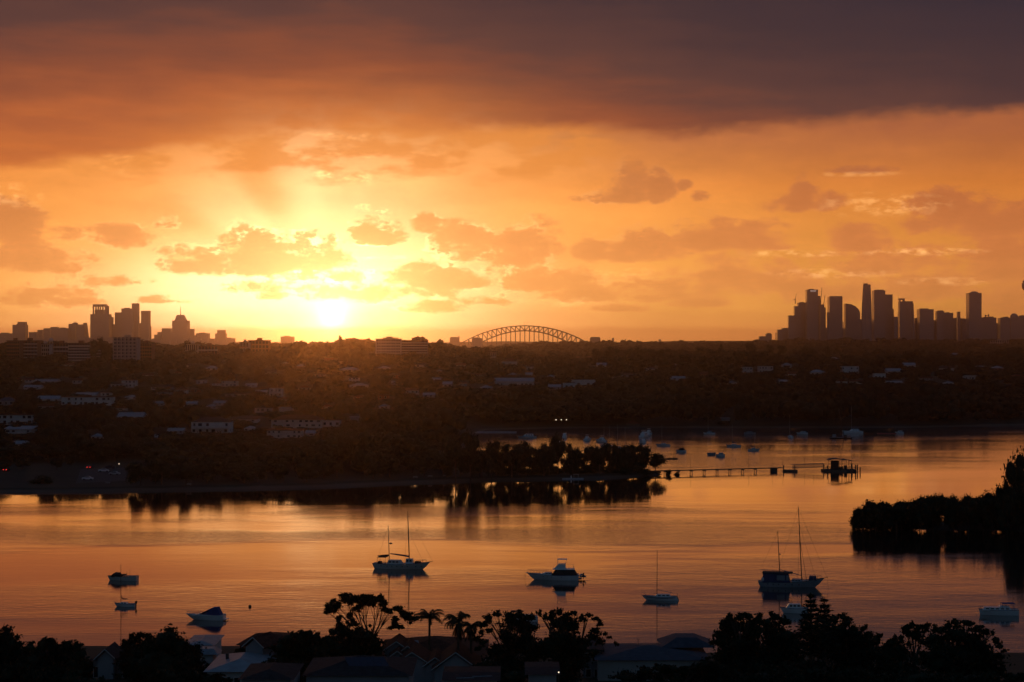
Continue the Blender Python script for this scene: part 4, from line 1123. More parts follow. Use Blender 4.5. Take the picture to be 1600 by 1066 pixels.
x_ = sx(1007, 768); bank_tree(x_, 768, foot(1007, 768), 11.5, 9, 'tall dark tree at the end of the spit just left of the leaning last tree', None, 'spit_tree')
for (x, yt, D, wp, lab) in [(1045, 733.5, 765, 14, 'rounded mangrove bush standing in the water before the jetty'), (1057, 737, 765, 11, 'smaller mangrove bush right of the rounded one before the jetty'),
                            (1027, 735.5, 767, 12, 'mangrove bush at the waterline left of the rounded one'), (1014, 736.5, 768, 10, 'low mangrove bush hugging the tip of the spit'), (65, 741, 700, 34, 'big dark bush on the lawn at the left waterline')]:
    x_ = sx(x, D); g = max(-.2, foot(x, D)); bank_tree(x_, D, g - .8, sz(yt, D) - g + .8, wp * D / F, lab, None, 'mangrove_bush' if x > 100 else 'shore_bush', cat='bush')
for (x, yt, D, wp) in [(45, 690, 800, 34), (15, 685, 805, 36), (75, 668, 800, 40), (100, 672, 812, 30), (130, 690, 810, 30), (165, 695, 815, 36), (195, 700, 810, 34), (35, 712, 760, 24), (88, 716, 752, 20), (112, 712, 775, 22), (205, 722, 745, 20), (222, 730, 730, 18), (8, 722, 748, 22)]:
    x_ = sx(x, D); g = foot(x, D); bank_tree(x_, D, g, sz(yt, D) - g, wp * D / F, 'tall dark park tree behind the lawn at the left', 'park trees behind the left lawn', 'park_tree')

# mangrove point on the right
for i in range(98):
    x = random.uniform(1342, 1625) if i < 84 else random.uniform(1625, 1790); D = random.choice([random.uniform(529, 545), random.uniform(533, 590)]) if x > 1365 else random.uniform(531, 550)
    yt = np.interp(x, [1335, 1350, 1375, 1410, 1430, 1455, 1480, 1520, 1545, 1570, 1620, 1800], [803, 790, 783, 784, 778, 772, 774, 775, 770, 757, 752, 775]) + random.uniform(-3, 8)
    x_ = sx(x, D); g = max(foot(x, D), 0) - .8; bank_tree(x_, D, g, sz(yt, D) - g, random.uniform(26, 38) * D / F, 'dense dark mangrove tree on the point at the right', 'mangroves on the right point', 'mangrove_tree')
for (x, yt, D, wp, lab) in [(1338, 797, 531, 13, 'outermost mangrove overhanging the water at the tip of the right point'), (1349, 792, 533, 22, 'open branched mangrove just inside the tip of the right point')]:
    x_ = sx(x, D); bank_tree(x_, D, -.8, sz(yt, D) + .8, wp * D / F, lab, None, 'mangrove_tree')
for (x, yt, D, wp, lab) in [(1594, 704, 545, 46, 'tallest tree of the right point, its airy crown cut by the picture edge'), (1566, 748, 545, 22, 'mid height tree stepping down left of the tallest tree on the right point')]:
    x_ = sx(x, D); bank_tree(x_, D, .3, sz(yt, D), wp * D / F, lab, None, 'point_tree')

# ------------------------------------------------------------------ boats
def hull_rings(L, B, fb, draft=.45, transom=.75, rake=.10, sheer=.35, n=12, stern_rake=.0, full=1.0):
    """cross sections from stern (-L/2) to bow (+L/2); bow along +x"""
    out = []
    for i in range(n + 1):
        t = i / n
        hb = B / 2 * (transom + (1 - transom) * math.sin(min(1, t / .45) * math.pi / 2)) if t < .45 else B / 2 * max(.015, (1 - ((t - .45) / .55) ** (2.1 * full)))
        z = fb * (1 + sheer * max(0, (t - .35) / .65) ** 1.8 + .10 * (1 - t) ** 2)
        k = t ** 3 * rake * L
        xs = lambda f: -L / 2 + t * (L - rake * L) + k * f + (-stern_rake * f * (1 - t) ** 6)
        wl = hb * (.86 - .35 * t ** 3)
        out.append([(xs(1), -hb, z), (xs(.55), -(hb * .5 + wl * .5), z * .45), (xs(.05), -wl, .02), (xs(0) - .0, -wl * .55, -draft * .6), (xs(0), 0, -draft),
                    (xs(0), wl * .55, -draft * .6), (xs(.05), wl, .02), (xs(.55), hb * .5 + wl * .5, z * .45), (xs(1), hb, z)])
    return out
def make_hull(t, L, B, fb, mat='white_gel', stripe='navy', **k):
    R = hull_rings(L, B, fb, **k); n = len(R[0])
    h = MB().loft(R, closed=False, cap=False)
    h.add(R[0], [tuple(range(n - 1, -1, -1))])
    o = h.build('hull', mat, t, False)
    o.data.materials.append(M['antifoul'])
    for p in o.data.polygons:
        if p.center.z < .03: p.material_index = 1
    MB().loft([[(r[0][0], r[0][1] * .96, r[0][2] - .06), (r[8][0], r[8][1] * .96, r[8][2] - .06), (r[8][0], r[8][1] * .96, r[8][2] - .14), (r[0][0], r[0][1] * .96, r[0][2] - .14)] for r in R]).build('deck', 'cream_gel', t)
    s = MB()
    for side in (0, 8): s.tube([(r[side][0], r[side][1] * 1.005, r[side][2] + .01) for r in R], .045, 4)
    s.build('gunwale', stripe, t)
    return R
def deck_z(R, x):
    xs = [r[0][0] for r in R]; zs = [r[0][2] for r in R]; return float(np.interp(x, xs, zs)) - .08
def deck_b(R, x): return float(np.interp(x, [r[0][0] for r in R], [r[8][1] for r in R]))
def cabin(t, x0, x1, z0, z1, w0, w1, fr=.5, br=.1, name='cabin', mat='white_gel', win=None, n=3):
    """cabin block, raked at front by fr and back by br"""
    MB().add([(x0, -w0, z0), (x1, -w0 * .85, z0), (x1, w0 * .85, z0), (x0, w0, z0), (x0 + br, -w1, z1), (x1 - fr, -w1 * .85, z1), (x1 - fr, w1 * .85, z1), (x0 + br, w1, z1)],
             [(0, 3, 2, 1), (4, 5, 6, 7), (0, 1, 5, 4), (1, 2, 6, 5), (2, 3, 7, 6), (3, 0, 4, 7)]).build(name, mat, t)
    if win:
        for s in (-1, 1):
            for k in range(n):
                a = x0 + br + (x1 - fr - x0 - br) * (k + .18) / n; b = x0 + br + (x1 - fr - x0 - br) * (k + .82) / n
                za, zb = z0 + (z1 - z0) * .42, z0 + (z1 - z0) * .82
                f = lambda z: (w0 + (w1 - w0) * (z - z0) / (z1 - z0))
                g = lambda x: 1 - .15 * (x - x0) / (x1 - x0)
                ya, yb = f(za), f(zb)
                MB().add([(a, s * (ya * g(a) + .012), za), (b, s * (ya * g(b) + .012), za), (b, s * (yb * g(b) + .012), zb), (a, s * (yb * g(a) + .012), zb),
                          (a, s * (ya * g(a) - .02), za), (b, s * (ya * g(b) - .02), za), (b, s * (yb * g(b) - .02), zb), (a, s * (yb * g(a) - .02), zb)],
                         [(0, 1, 2, 3), (7, 6, 5, 4), (0, 4, 5, 1), (1, 5, 6, 2), (2, 6, 7, 3), (3, 7, 4, 0)]).build('window', win, t)
def rail(t, R, x0, x1, h=.62, n=6, name='rail'):
    mb = MB()
    for s in (-1, 1):
        P_ = []
        for k in range(n + 1):
            x = x0 + (x1 - x0) * k / n; z = deck_z(R, x) + .08; y = s * max(.04, deck_b(R, x) * .93)
            mb.tube([(x, y, z), (x, y, z + h)], .025, 4); P_.append((x, y, z + h))
        mb.tube(P_, .028, 4)
    if x1 > R[-1][0][0] - 1.2:
        x = x1; mb.tube([(x, -deck_b(R, x) * .93, deck_z(R, x) + .08 + h), (x, deck_b(R, x) * .93, deck_z(R, x) + .08 + h)], .028, 4)
    mb.build(name, 'alloy', t)
def mast(t, x, z0, h, r=.09, lean=0, name='mast', mat='dark_alloy', spread=(.5,), sw=.9):
    mb = MB().tube([(x, 0, z0), (x + lean * .5, 0, z0 + h * .5), (x + lean, 0, z0 + h)], [r, r * .9, r * .6], 6)
    for s in spread: mb.tube([(x + lean * s, -sw, z0 + h * s), (x + lean * s, sw, z0 + h * s)], .03, 4)
    mb.tube([(x + lean, 0, z0 + h), (x + lean, 0, z0 + h + .5)], .015, 4)
    mb.tube([(x + lean - .25, 0, z0 + h + .05), (x + lean + .3, 0, z0 + h + .05)], .02, 4)
    mb.build(name, mat, t)
def wires(t, segs, r=.016, name='stay'):
    for a, b in segs: MB().tube([a, b], r, 4).build(name, 'dark_alloy', t)
def boom(t, a, b, sail=True, mat='blue_canvas', r=.06, nm='boom'):
    MB().tube([a, b], r, 6).build(nm, 'alloy', t)
    if sail:
        a, b = Vector(a), Vector(b); u = Vector((0, 0, 1))
        MB().tube([a + u * .17, a.lerp(b, .3) + u * .20, a.lerp(b, .7) + u * .16, b + u * .10], [.19, .17, .13, .06], 8).build('furled_sail', mat, t)
def ports(t, R, xs, z, side_mat='glass', r=.11):
    for s in (-1, 1):
        for x in xs:
            hb = deck_b(R, x); dz = deck_z(R, x) + .08; y = hb * (.93 + .07 * min(1, (z / dz - .45) / .55)) if z > dz * .45 else hb * .93
            MB().tube([(x, s * (y - .1), z), (x, s * (y + .045), z)], r, 8).build('porthole', side_mat, t)
def outboard(t, x, y, z):
    m = MB().box(x - .42, x + .02, y - .16, y + .16, z + .1, z + .62, .06, .03); m.box(x - .25, x - .1, y - .07, y + .07, z - .7, z + .1); m.build('outboard_motor', 'dark_canvas', t)

def place(name, label, px, py, px_len, L, heading, cat='boat', group='boats moored on the near water'):
    """thing at a waterline pixel; heading in degrees, 0 = bow right"""
    p = W(px, py); t = thing(name, label, cat, (p.x, p.y, 0), math.radians(heading), group)
    return t, p.y

# two-masted ketch, bow right
t, D = place('ketch', 'white two masted ketch moored bow right in the brightest orange water', 629, 889, 90, 14, -12)
L = 13.6; R = make_hull(t, L, 3.9, 1.15, 'cream_gel', 'navy', transom=.5, rake=.13, sheer=.55, stern_rake=.6)
ports(t, R, [-5.0, -3.4, -2.2, -.9, .4, 1.6, 3.6, 4.9], .78)
MB().tube([(5.9, 0, 1.72), (7.6, 0, 1.98)], [.10, .06], 6).build('bowsprit', 'teak', t)
cabin(t, -3.6, .2, deck_z(R, -2), 2.15, 1.25, .95, .9, .3, 'pilothouse', 'cream_gel', 'glass', 3)
cabin(t, .9, 2.7, deck_z(R, 2), 2.55, .8, .62, .15, .1, 'deckhouse', 'white_gel', 'glass', 2)
cabin(t, 3.1, 4.6, deck_z(R, 3.8), 1.95, .5, .4, .1, .1, 'deck_locker', 'dark_canvas')
MB().box(-6.1, -3.9, -1.3, 1.3, 2.75, 2.84, .15, .2).tube([(-6, -1.1, 1.1), (-6, -1.1, 2.75)], .03, 4).tube([(-6, 1.1, 1.1), (-6, 1.1, 2.75)], .03, 4).tube([(-4, -1.1, 1.1), (-4, -1.1, 2.75)], .03, 4).tube([(-4, 1.1, 1.1), (-4, 1.1, 2.75)], .03, 4).build('bimini', 'dark_canvas', t)
MB().box(-6.2, -5.2, -.5, .5, 1.1, 1.75, .1, .1).build('cockpit_seat', 'dark_canvas', t)
mast(t, 1.75, 1.3, 12.6, .12, -.45, spread=(.5, .78)); mast(t, -3.3, 1.2, 9.1, .10, -.30, name='mizzen_mast', spread=(.6,), sw=.6)
boom(t, (1.6, 0, 2.9), (-3.1, 0, 3.55), True, 'navy', .06); boom(t, (-3.5, 0, 3.05), (-6.3, 0, 2.9), True, 'dark_canvas')
MB().ball((-2.95, 0, 6.1), .42, .42, .2, 10, 6).build('radar_dome', 'dark_alloy', t, True)
wires(t, [((1.3, 0, 13.6), (7.5, 0, 2.0)), ((1.3, 0, 13.6), (1.0, -1.7, 1.2)), ((1.3, 0, 13.6), (1.0, 1.7, 1.2)), ((-3.6, 0, 10.2), (-6.7, 0, 1.3)), ((1.4, 0, 9.5), (5.2, 0, 1.7))], .020)
rail(t, R, -6.2, 5.9, .65, 11)

# ketch with wheelhouse, bow right
t, D = place('wheelhouse_ketch', 'weathered two masted ketch with boxy canvas wheelhouse, bow right, in front of the near trees', 1238, 917, 97, 14, -10)
L = 14.2; R = make_hull(t, L, 4.1, 1.05, 'grey_hull', 'dark_canvas', transom=.55, rake=.15, sheer=1.0, stern_rake=.5)
ports(t, R, [-5.4, -4.2, -3, -1.5, 0, 1.5], .7, r=.13)
MB().tube([(6.1, 0, 2.0), (7.9, 0, 2.25)], [.1, .05], 6).build('bowsprit', 'teak', t)
cabin(t, -6.6, -.4, deck_z(R, -4), 3.05, 1.7, 1.55, .5, .1, 'wheelhouse', 'navy')
for (a, b) in [(-3.4, -1.6), (-1.3, -.75)]: MB().box(a, b, -1.70, -1.63, 1.6, 2.7).build('window', 'metal_roof', t)
MB().box(-6.7, .1, -1.8, 1.8, 3.08, 3.25, .2, .2).build('wheelhouse_roof', 'dark_canvas', t)
cabin(t, -.2, 2.4, deck_z(R, 1), 1.75, 1.2, 1.0, .5, .1, 'coachroof', 'grey_hull', 'glass', 3)
MB().box(3.6, 5.4, -.8, .8, deck_z(R, 4) + .05, deck_z(R, 4) + 1.0, .15, .1).build('covered_dinghy', 'navy', t)
MB().ball((-6.5, -1.5, 1.7), .32, .32, .5, 8, 6).build('fender', 'white_gel', t, True)
mast(t, 2.1, 1.2, 16.6, .13, -.75, spread=(.4, .7), mat='dark_alloy'); mast(t, -2.7, 1.1, 11.2, .11, -.55, name='mizzen_mast', spread=(.6,), sw=.7)
boom(t, (1.9, 0, 2.6), (-3.0, 0, 3.9), False, r=.08); boom(t, (-2.9, 0, 3.55), (-7.2, 0, 3.7), False, r=.07)
MB().ball((-2.75, -.35, 7.3), .22, .22, .16, 8, 5).build('radar_dome', 'alloy', t, True)
wires(t, [((1.35, 0, 17.7), (7.7, 0, 2.25)), ((1.35, 0, 17.7), (-3, 0, 4.0)), ((1.4, 0, 14.5), (5.2, 0, 2.0)), ((1.4, 0, 12.5), (3.2, -1.5, 1.3)), ((1.4, 0, 12.5), (3.2, 1.5, 1.3)), ((-3.25, 0, 12.2), (-6.9, 0, 4.2)), ((1.6, 0, 11), (1.2, -1.9, 1.1)), ((7.7, 0, 2.2), (8.0, 0, -.3))], .020)
rail(t, R, 2.2, 6.4, .7, 5); rail(t, R, -6.9, -6.0, .7, 2)

# flybridge cruiser, bow left, dinghy hung at the stern
t, D = place('flybridge_cruiser', 'white flybridge motor cruiser with black canvas enclosure, bow left, midway across the water', 864, 906, 80, 12, 176, group='boats moored on the near water')
L = 11.9; R = make_hull(t, L, 3.9, 1.15, 'white_gel', 'navy', transom=.92, rake=.14, sheer=.32)
ports(t, R, [-2.0, 0.2, 1.2, 2.2], .85, r=.08)
cabin(t, -5.7, .3, deck_z(R, -3), 2.5, 1.65, 1.45, 1.0, .9, 'saloon', 'dark_canvas', 'glass', 3)
cabin(t, .25, 3.3, deck_z(R, 2), 1.75, 1.3, 1.0, 1.6, .1, 'foredeck_cabin', 'white_gel', 'glass', 2)
MB().box(-5.0, .1, -1.6, 1.6, 2.503, 2.62, .1, .1).build('flybridge_deck', 'white_gel', t)
cabin(t, -3.0, -.3, 2.62, 3.75, 1.2, 1.05, 1.0, .1, 'flybridge', 'white_gel')
m = MB().box(-3.3, -.1 - .9, -1.15, 1.15, 4.75, 4.86, .12, .15)
for x, y in ((-3.2, -1.05), (-3.2, 1.05), (-1.1, -1.05), (-1.1, 1.05)): m.tube([(x + (.7 if x < -2 else 0), y, 2.7), (x, y, 4.75)], .03, 4)
m.build('bimini', 'white_gel', t)
m = MB(); [m.tube([(-4.8, y, 2.62), (-4.8, y, 3.4)], .02, 4) for y in (-1.4, 0, 1.4)]; m.tube([(-4.8, -1.4, 3.4), (-4.8, 1.4, 3.4)], .02, 4); m.tube([(-4.8, -1.4, 3.4), (-3.2, -1.4, 3.4)], .02, 4); m.build('aft_rail', 'alloy', t)
MB().tube([(-1.2, .9, 4.8), (-1.0, .9, 6.2)], .02, 4).build('aerial', 'alloy', t)
rail(t, R, .3, 5.8, .75, 8); MB().box(5.6, 6.3, -.2, .2, 1.55, 1.68).build('anchor_platform', 'white_gel', t)
MB().tube([(6.2, 0, 1.6), (6.6, 0, -.2)], .03, 4).build('mooring_line', 'rope', t)
MB().box(-6.6, -5.95, -1.5, 1.5, .25, .35).build('swim_platform', 'teak', t)
p = W(908.5, 904.5); t = thing('dinghy', 'grey inflatable dinghy hung across the stern of the flybridge cruiser', 'dinghy', (p.x + .2, p.y, .55), math.radians(97))
m = MB(); m.tube([(-1.4, -.5, .1), (.7, -.5, .12), (1.35, 0, .3), (.7, .5, .12), (-1.4, .5, .1)], .21, 8); m.build('tube_collar', 'grey_hull', t, True); MB().box(-1.3, .9, -.4, .4, -.05, .05).build('floor_board', 'timber', t); outboard(t, -1.4, 0, .35)

# small sloop, bow left
t, D = place('sloop', 'small white sloop with one bare mast and sloping boom, alone right of the motor cruiser', 1032, 938, 56, 7.8, 176)
L = 7.8; R = make_hull(t, L, 2.5, .78, 'white_gel', 'navy', transom=.5, rake=.12, sheer=.28, stern_rake=-.5)
st = MB()
for s in (0, 8): st.tube([(r[s][0] * .985, r[s][1] * 1.005, r[s][2] * .74) for r in R[:-1]], .055, 4)
st.build('hull_stripe', 'navy', t)
cabin(t, -2.2, 1.3, deck_z(R, 0), 1.32, .75, .6, .6, .2, 'coachroof', 'white_gel', 'glass', 3)
mast(t, .75, 1.1, 9.4, .085, -.05, spread=(.55,), sw=.7); boom(t, (.65, 0, 2.25), (-2.4, 0, 1.65), False, r=.06)
m = MB(); m.tube([(-3.6, -.8, .8), (-3.6, -.8, 1.45), (-3.8, 0, 1.45), (-3.6, .8, 1.45), (-3.6, .8, .8)], .025, 4); m.build('pushpit', 'alloy', t)
m = MB(); m.tube([(3.0, -.5, .95), (3.3, -.4, 1.5), (3.8, 0, 1.5), (3.3, .4, 1.5), (3.0, .5, .95)], .025, 4); m.build('pulpit', 'alloy', t)
MB().tube([(-3.5, 0, .9), (-3.9, 0, -.1)], .09, 4).build('rudder', 'teak', t)

# low sloop far left
t, D = place('daysailer', 'tiny white sloop with loose dark sail, in front of the old launch at the left', 195, 948, 32, 4.6, 172)
L = 4.5; R = make_hull(t, L, 1.8, .55, 'white_gel', 'navy', transom=.7, rake=.12, sheer=.4)
cabin(t, -.6, 1.2, deck_z(R, 0), .95, .55, .42, .5, .1, 'coachroof', 'white_gel', 'glass', 2)
mast(t, .85, .6, 7.9, .06, 0, spread=(.6,), sw=.4); boom(t, (.8, 0, 1.45), (-.7, 0, 1.55), False, r=.05)
MB().tube([(.78, 0, 2.3), (.62, 0, 1.75), (.2, 0, 1.6), (-.6, 0, 1.66)], [.06, .12, .10, .04], 7).build('loose_sail', 'dark_canvas', t); outboard(t, -2.25, 0, .6)
MB().tube([(2.0, 0, .85), (2.3, 0, 1.1)], .03, 4).build('pulpit', 'alloy', t)

# launch
t, D = place('launch', 'old wooden launch with low rounded cuddy, behind the tiny sloop at the left', 191.5, 907, 49, 7.2, 173)
L = 7.1; R = make_hull(t, L, 2.4, .95, 'cream_gel', 'dark_canvas', transom=.85, rake=.07, sheer=.10)
m = MB(); rings = []
for x, zz in [(.2, 1.35), (.6, 1.85), (1.6, 1.9), (2.3, 1.5), (2.7, 1.1)]: rings.append([(x, .85 * math.cos(a) * (1 if x < 2.5 else .6), .85 + (zz - .85) * math.sin(a)) for a in [math.pi * k / 8 for k in range(9)]])
m.loft(rings, closed=False, cap=False); m.add(rings[0], [tuple(range(9))]); m.build('cuddy', 'dark_canvas', t)
MB().box(-.9, .2, -.8, .8, 1.3, 1.42).build('cuddy_hatch', 'dark_canvas', t)
for x, h in ((-1.0, 1.9), (-1.75, 2.4)): MB().tube([(x, 0, .8), (x, 0, h + .3)], .035, 4).build('pole', 'dark_alloy', t)

# cuddy cruiser with blue canopy
t, D = place('canopy_runabout', 'white speedboat with dark blue folding canopy and raked bow at the lower left', 321, 968.5, 60, 8, 174)
L = 7.7; R = make_hull(t, L, 2.7, .95, 'white_gel', 'white_gel', transom=.95, rake=.2, sheer=.18)
cabin(t, -1.2, 2.6, deck_z(R, 1), 1.45, 1.05, .7, 2.2, .3, 'foredeck', 'white_gel')
MB().add([(-3.3, -1.15, .98), (1.0, -1.0, 1.25), (1.0, 1.0, 1.25), (-3.3, 1.15, .98), (-2.6, -.95, 2.55), (-1.5, -.9, 2.45), (-1.5, .9, 2.45), (-2.6, .95, 2.55)],
         [(0, 3, 2, 1), (4, 5, 6, 7), (0, 1, 5, 4), (1, 2, 6, 5), (2, 3, 7, 6), (3, 0, 4, 7)]).build('canopy', 'blue_canvas', t)
MB().add([(-1.45, -1.0, 1.3), (.9, -1.03, 1.3), (-.9, -.98, 2.0), (-1.45, 1.0, 1.3), (.9, 1.03, 1.3), (-.9, .98, 2.0)], [(0, 1, 2), (5, 4, 3), (0, 3, 4, 1), (1, 4, 5, 2), (2, 5, 3, 0)]).build('windscreen', 'glass', t)
MB().box(-4.5, -3.85, -1.1, 1.1, .2, .3).build('swim_platform', 'white_gel', t); rail(t, R, .8, 3.7, .5, 5)
MB().tube([(1.2, 0, 1.2), (1.2, 0, 2.0)], .03, 4).build('light_pole', 'alloy', t)

# timber style cruiser at right
t, D = place('cabin_cruiser', 'pale blue white cabin cruiser with square windows and folded bimini near the right edge', 1560, 961, 58, 7.8, 175)
L = 7.7; R = make_hull(t, L, 2.8, 1.05, 'white_gel', 'navy', transom=.9, rake=.03, sheer=.12)
cabin(t, -2.6, 3.3, deck_z(R, 0), 1.6, 1.15, 1.0, .5, .5, 'low_cabin', 'white_gel', 'glass', 5)
cabin(t, -2.2, .0, 1.603, 1.95, 1.0, .9, .3, .4, 'raised_cabin', 'white_gel')
m = MB()
for x in (-2.9, -1.4, -.7): m.tube([(x, -1.1, 1.3), (x + .1, -1.05, 2.35)], .03, 4).tube([(x, 1.1, 1.3), (x + .1, 1.05, 2.35)], .03, 4)
m.box(-3.2, -.6, -1.1, 1.1, 2.35, 2.42, .1, .1); m.build('bimini', 'blue_canvas', t)
rail(t, R, 1.5, 3.7, .45, 4)
MB().tube([(3.7, 0, 1.2), (4.0, 0, 1.2)], .05, 4).build('bow_roller', 'alloy', t)

# half hidden boats
t, D = place('motor_boat', 'small white motor boat half hidden behind the tall pine', 1241, 958, 40, 5.6, 176)
R = make_hull(t, 5.6, 2.2, 1.0, 'white_gel', 'navy', transom=.9, rake=.12, sheer=.15); cabin(t, -1.4, 1.8, deck_z(R, 0), 1.9, .85, .7, .7, .2, 'cabin', 'white_gel', 'glass', 3)
m = MB(); m.tube([(1.6, -.7, 1.1), (1.6, -.7, 1.7), (2.5, 0, 1.7), (1.6, .7, 1.7), (1.6, .7, 1.1)], .025, 4); m.build('pulpit', 'alloy', t)
t, D = place('bimini_boat', 'white boat with flat dark bimini peeping over the trees left of the spiky one', 817, 971, 30, 5.8, 182)
R = make_hull(t, 5.8, 2.3, .9, 'white_gel', 'navy', transom=.9, rake=.15, sheer=.2); cabin(t, -2.2, .8, deck_z(R, 0), 1.35, .8, .6, .9, .2, 'cabin', 'white_gel')
m = MB().box(.3, 2.4, -.9, .9, 1.95, 2.05, .08, .1)
for x in (.5, 2.2): m.tube([(x, -.8, .9), (x, -.8, 1.95)], .03, 4).tube([(x, .8, .9), (x, .8, 1.95)], .03, 4)
m.build('bimini', 'dark_canvas', t)
p = W(390.5, 948.5); t = thing('mooring_buoy', 'small dark mooring buoy floating alone right of the canopy speedboat', 'buoy', (p.x, p.y, 0)); MB().ball((0, 0, .12), .32, .32, .3, 10, 6).build('float', 'dark_canvas', t, True); MB().tube([(0, 0, .35), (0, 0, .75)], .04, 5).build('pickup_ring', 'rope', t)

# ------------------------------------------------------------------ small craft of the inner bay
BAYG = 'boats moored in the inner bay'
def bay_yacht(px, py, top, L, heading, label, hull='white_gel', lean=0):
    t, D = place('bay_sloop', label, px, py, 0, L, heading, group=BAYG); R = make_hull(t, L, L * .32, .85, hull, 'navy', transom=.55, rake=.1, sheer=.3, n=8)
    cabin(t, -L * .22, L * .18, deck_z(R, 0), 1.5, L * .1, L * .08, .5, .2, 'coachroof', 'white_gel', 'glass', 2)
    H = sz(top, D) - 1; mast(t, L * .08, 1.0, H, .10, lean, mat='alloy', spread=(.55,)); boom(t, (L * .07, 0, 2.1), (-L * .3, 0, 2.0), True, 'navy'); return t
def bay_motor(px, py, L, heading, label, tall=2.6, hull='white_gel', fly=False, sup='white_gel', aerial=False):
    t, D = place('bay_motor_boat', label, px, py, 0, L, heading, group=BAYG); R = make_hull(t, L, L * .34, .95, hull, 'navy', transom=.9, rake=.13, sheer=.25, n=8)
    cabin(t, -L * .36, L * .22, deck_z(R, 0), tall, L * .13, L * .11, L * .16, L * .04, 'cabin', sup, 'glass', 3)
    if fly:
        cabin(t, -L * .25, L * .0, tall + .003, tall + .8, L * .10, L * .09, .6, .1, 'flybridge', 'white_gel'); MB().box(-L * .28, -L * .04, -L * .1, L * .1, tall + 1.5, tall + 1.6).build('bimini', 'white_gel', t)
        m = MB(); [m.tube([(x, y, tall), (x, y, tall + 1.5)], .04, 4) for x in (-L * .26, -L * .06) for y in (-L * .09, L * .09)]; m.build('bimini_frame', 'alloy', t)
    if aerial: mast(t, -L * .1, tall, 3.0, .05, .3, 'aerial_mast', 'alloy', (.6,), .5)
    return t
bay_motor(823, 684.5, 11.5, 175, 'long white motor yacht with aerials, leftmost boat of the inner bay', 2.4, aerial=True)
bay_motor(872.5, 694, 7, 95, 'small white boat seen end on beneath the three floodlights', 2.4)
bay_motor(883, 684, 8, 80, 'dim boat behind the small one beneath the three floodlights', 2.8)
bay_motor(919, 688.5, 8, 60, 'left of two white flybridge boats angled in the inner bay', 1.7, fly=True)
bay_motor(938, 690.5, 9, 125, 'right of two white flybridge boats angled in the inner bay', 1.8, fly=True)
bay_motor(1008, 683, 11, 60, 'large white double decked cruiser, left of two side by side', 2.5, fly=True)
bay_motor(1015, 680.5, 8.5, 65, 'slim double decked cruiser tucked behind the large white one', 2.6, fly=True)
bay_motor(1002.5, 692, 7.5, 110, 'white boat just in front of the two double decked cruisers', 2.2)
bay_yacht(1036, 697, 664, 7.8, 175, 'sloop with thin mast between the cruisers and the round sterned motorboat')
bay_motor(1063.5, 706.5, 5.6, 150, 'round sterned bluish white motorboat with dark canopy on orange water', 2.1, sup='dark_canvas')
bay_motor(1006, 714, 4.6, 165, 'small white runabout just off the tip of the spit', 1.7)
bay_motor(1125, 713.5, 4.8, 172, 'small white runabout with dark waterline in the middle of the bay', 1.9, hull='white_gel')
bay_motor(1112.5, 711, 4.6, 20, 'dim grey tender close left of the small runabout in the middle of the bay', 1.2, 'grey_hull', sup='grey_hull')
bay_yacht(1146, 698, 664, 7.8, 176, 'sloop with light mast, left of two sloops over the long jetty')
bay_yacht(1178, 704.5, 677, 6.2, 4, 'small sloop with short mast, right of two sloops over the long jetty')
bay_yacht(1108, 678.5, 652, 7.5, 178, 'distant sloop near the far shore left of a grey barge')
t, D = place('barge', 'low grey barge lying near the far shore between two distant sloops', 1172, 678.5, 0, 8, 0, group=BAYG); make_hull(t, 7, 3, 1.0, 'grey_hull', 'dark_canvas', transom=.98, rake=.02, sheer=.02, full=3); cabin(t, -2.2, 1.5, .9, 1.6, 1.1, 1.0, .3, .2, 'cargo_cover', 'grey_wall')
bay_yacht(1234.5, 684.5, 650, 8.5, 100, 'distant sloop seen end on left of a low cabin boat')
bay_motor(1253, 678.5, 7.2, 176, 'low white cabin boat near the far shore right of the sloop seen end on', 1.7)
t, D = place('catamaran', 'large white catamaran with the tallest mast of the inner bay, under the dark far shore', 1332, 677, 0, 12, 184, group=BAYG)
for y in (-2.4, 2.4):
    o = MB(); Rr = [[(x, yy + y, z) for x, yy, z in r] for r in hull_rings(12.0, 1.5, 1.2, n=8, rake=.06, transom=.8)]; o.loft(Rr, closed=False); o.build('hull', 'white_gel', t)
MB().box(-5, 3.2, -2.4, 2.4, .95, 1.35).build('bridge_deck', 'white_gel', t); cabin(t, -3.8, 1.6, 1.36, 2.6, 2.1, 1.7, 1.3, .2, 'saloon', 'white_gel', 'glass', 4)
mast(t, .6, 2.5, 14.6, .12, 0, mat='alloy', spread=(.6,)); boom(t, (.5, 0, 3.6), (-4.2, 0, 3.6), True, 'navy')
t, D = place('work_barge', 'dark work barge with a long leaning crane boom in the inner bay', 1313, 685.5, 0, 12, 180, 'barge', BAYG)
make_hull(t, 13, 4.5, .7, 'dark_canvas', 'dark_canvas', transom=.95, rake=.03, sheer=.05, full=2.5); MB().box(2.5, 4.6, -1, 1, .7, 2.5, .15, .1).build('wheelhouse', 'grey_wall', t)
MB().box(-3.6, -2.0, -.9, .9, .7, 2.2).build('crane_cab', 'dark_alloy', t)
m = MB(); [m.tube([(-2.2, y, 1.4), (.9, y * .4, 17.2)], .13, 4) for y in (-.5, .5)]
for k in range(9): f0 = k / 9; f1 = (k + 1) / 9; m.tube([(-2.2 + 3.1 * f0, -.5 * (1 - .6 * f0), 1.4 + 15.8 * f0), (-2.2 + 3.1 * f1, .5 * (1 - .6 * f1), 1.4 + 15.8 * f1)], .07, 4)
m.build('crane_boom', 'dark_alloy', t)
bay_motor(1405, 677.5, 5.5, 178, 'small white boat beside a red float under the far shore at the right', 1.8)
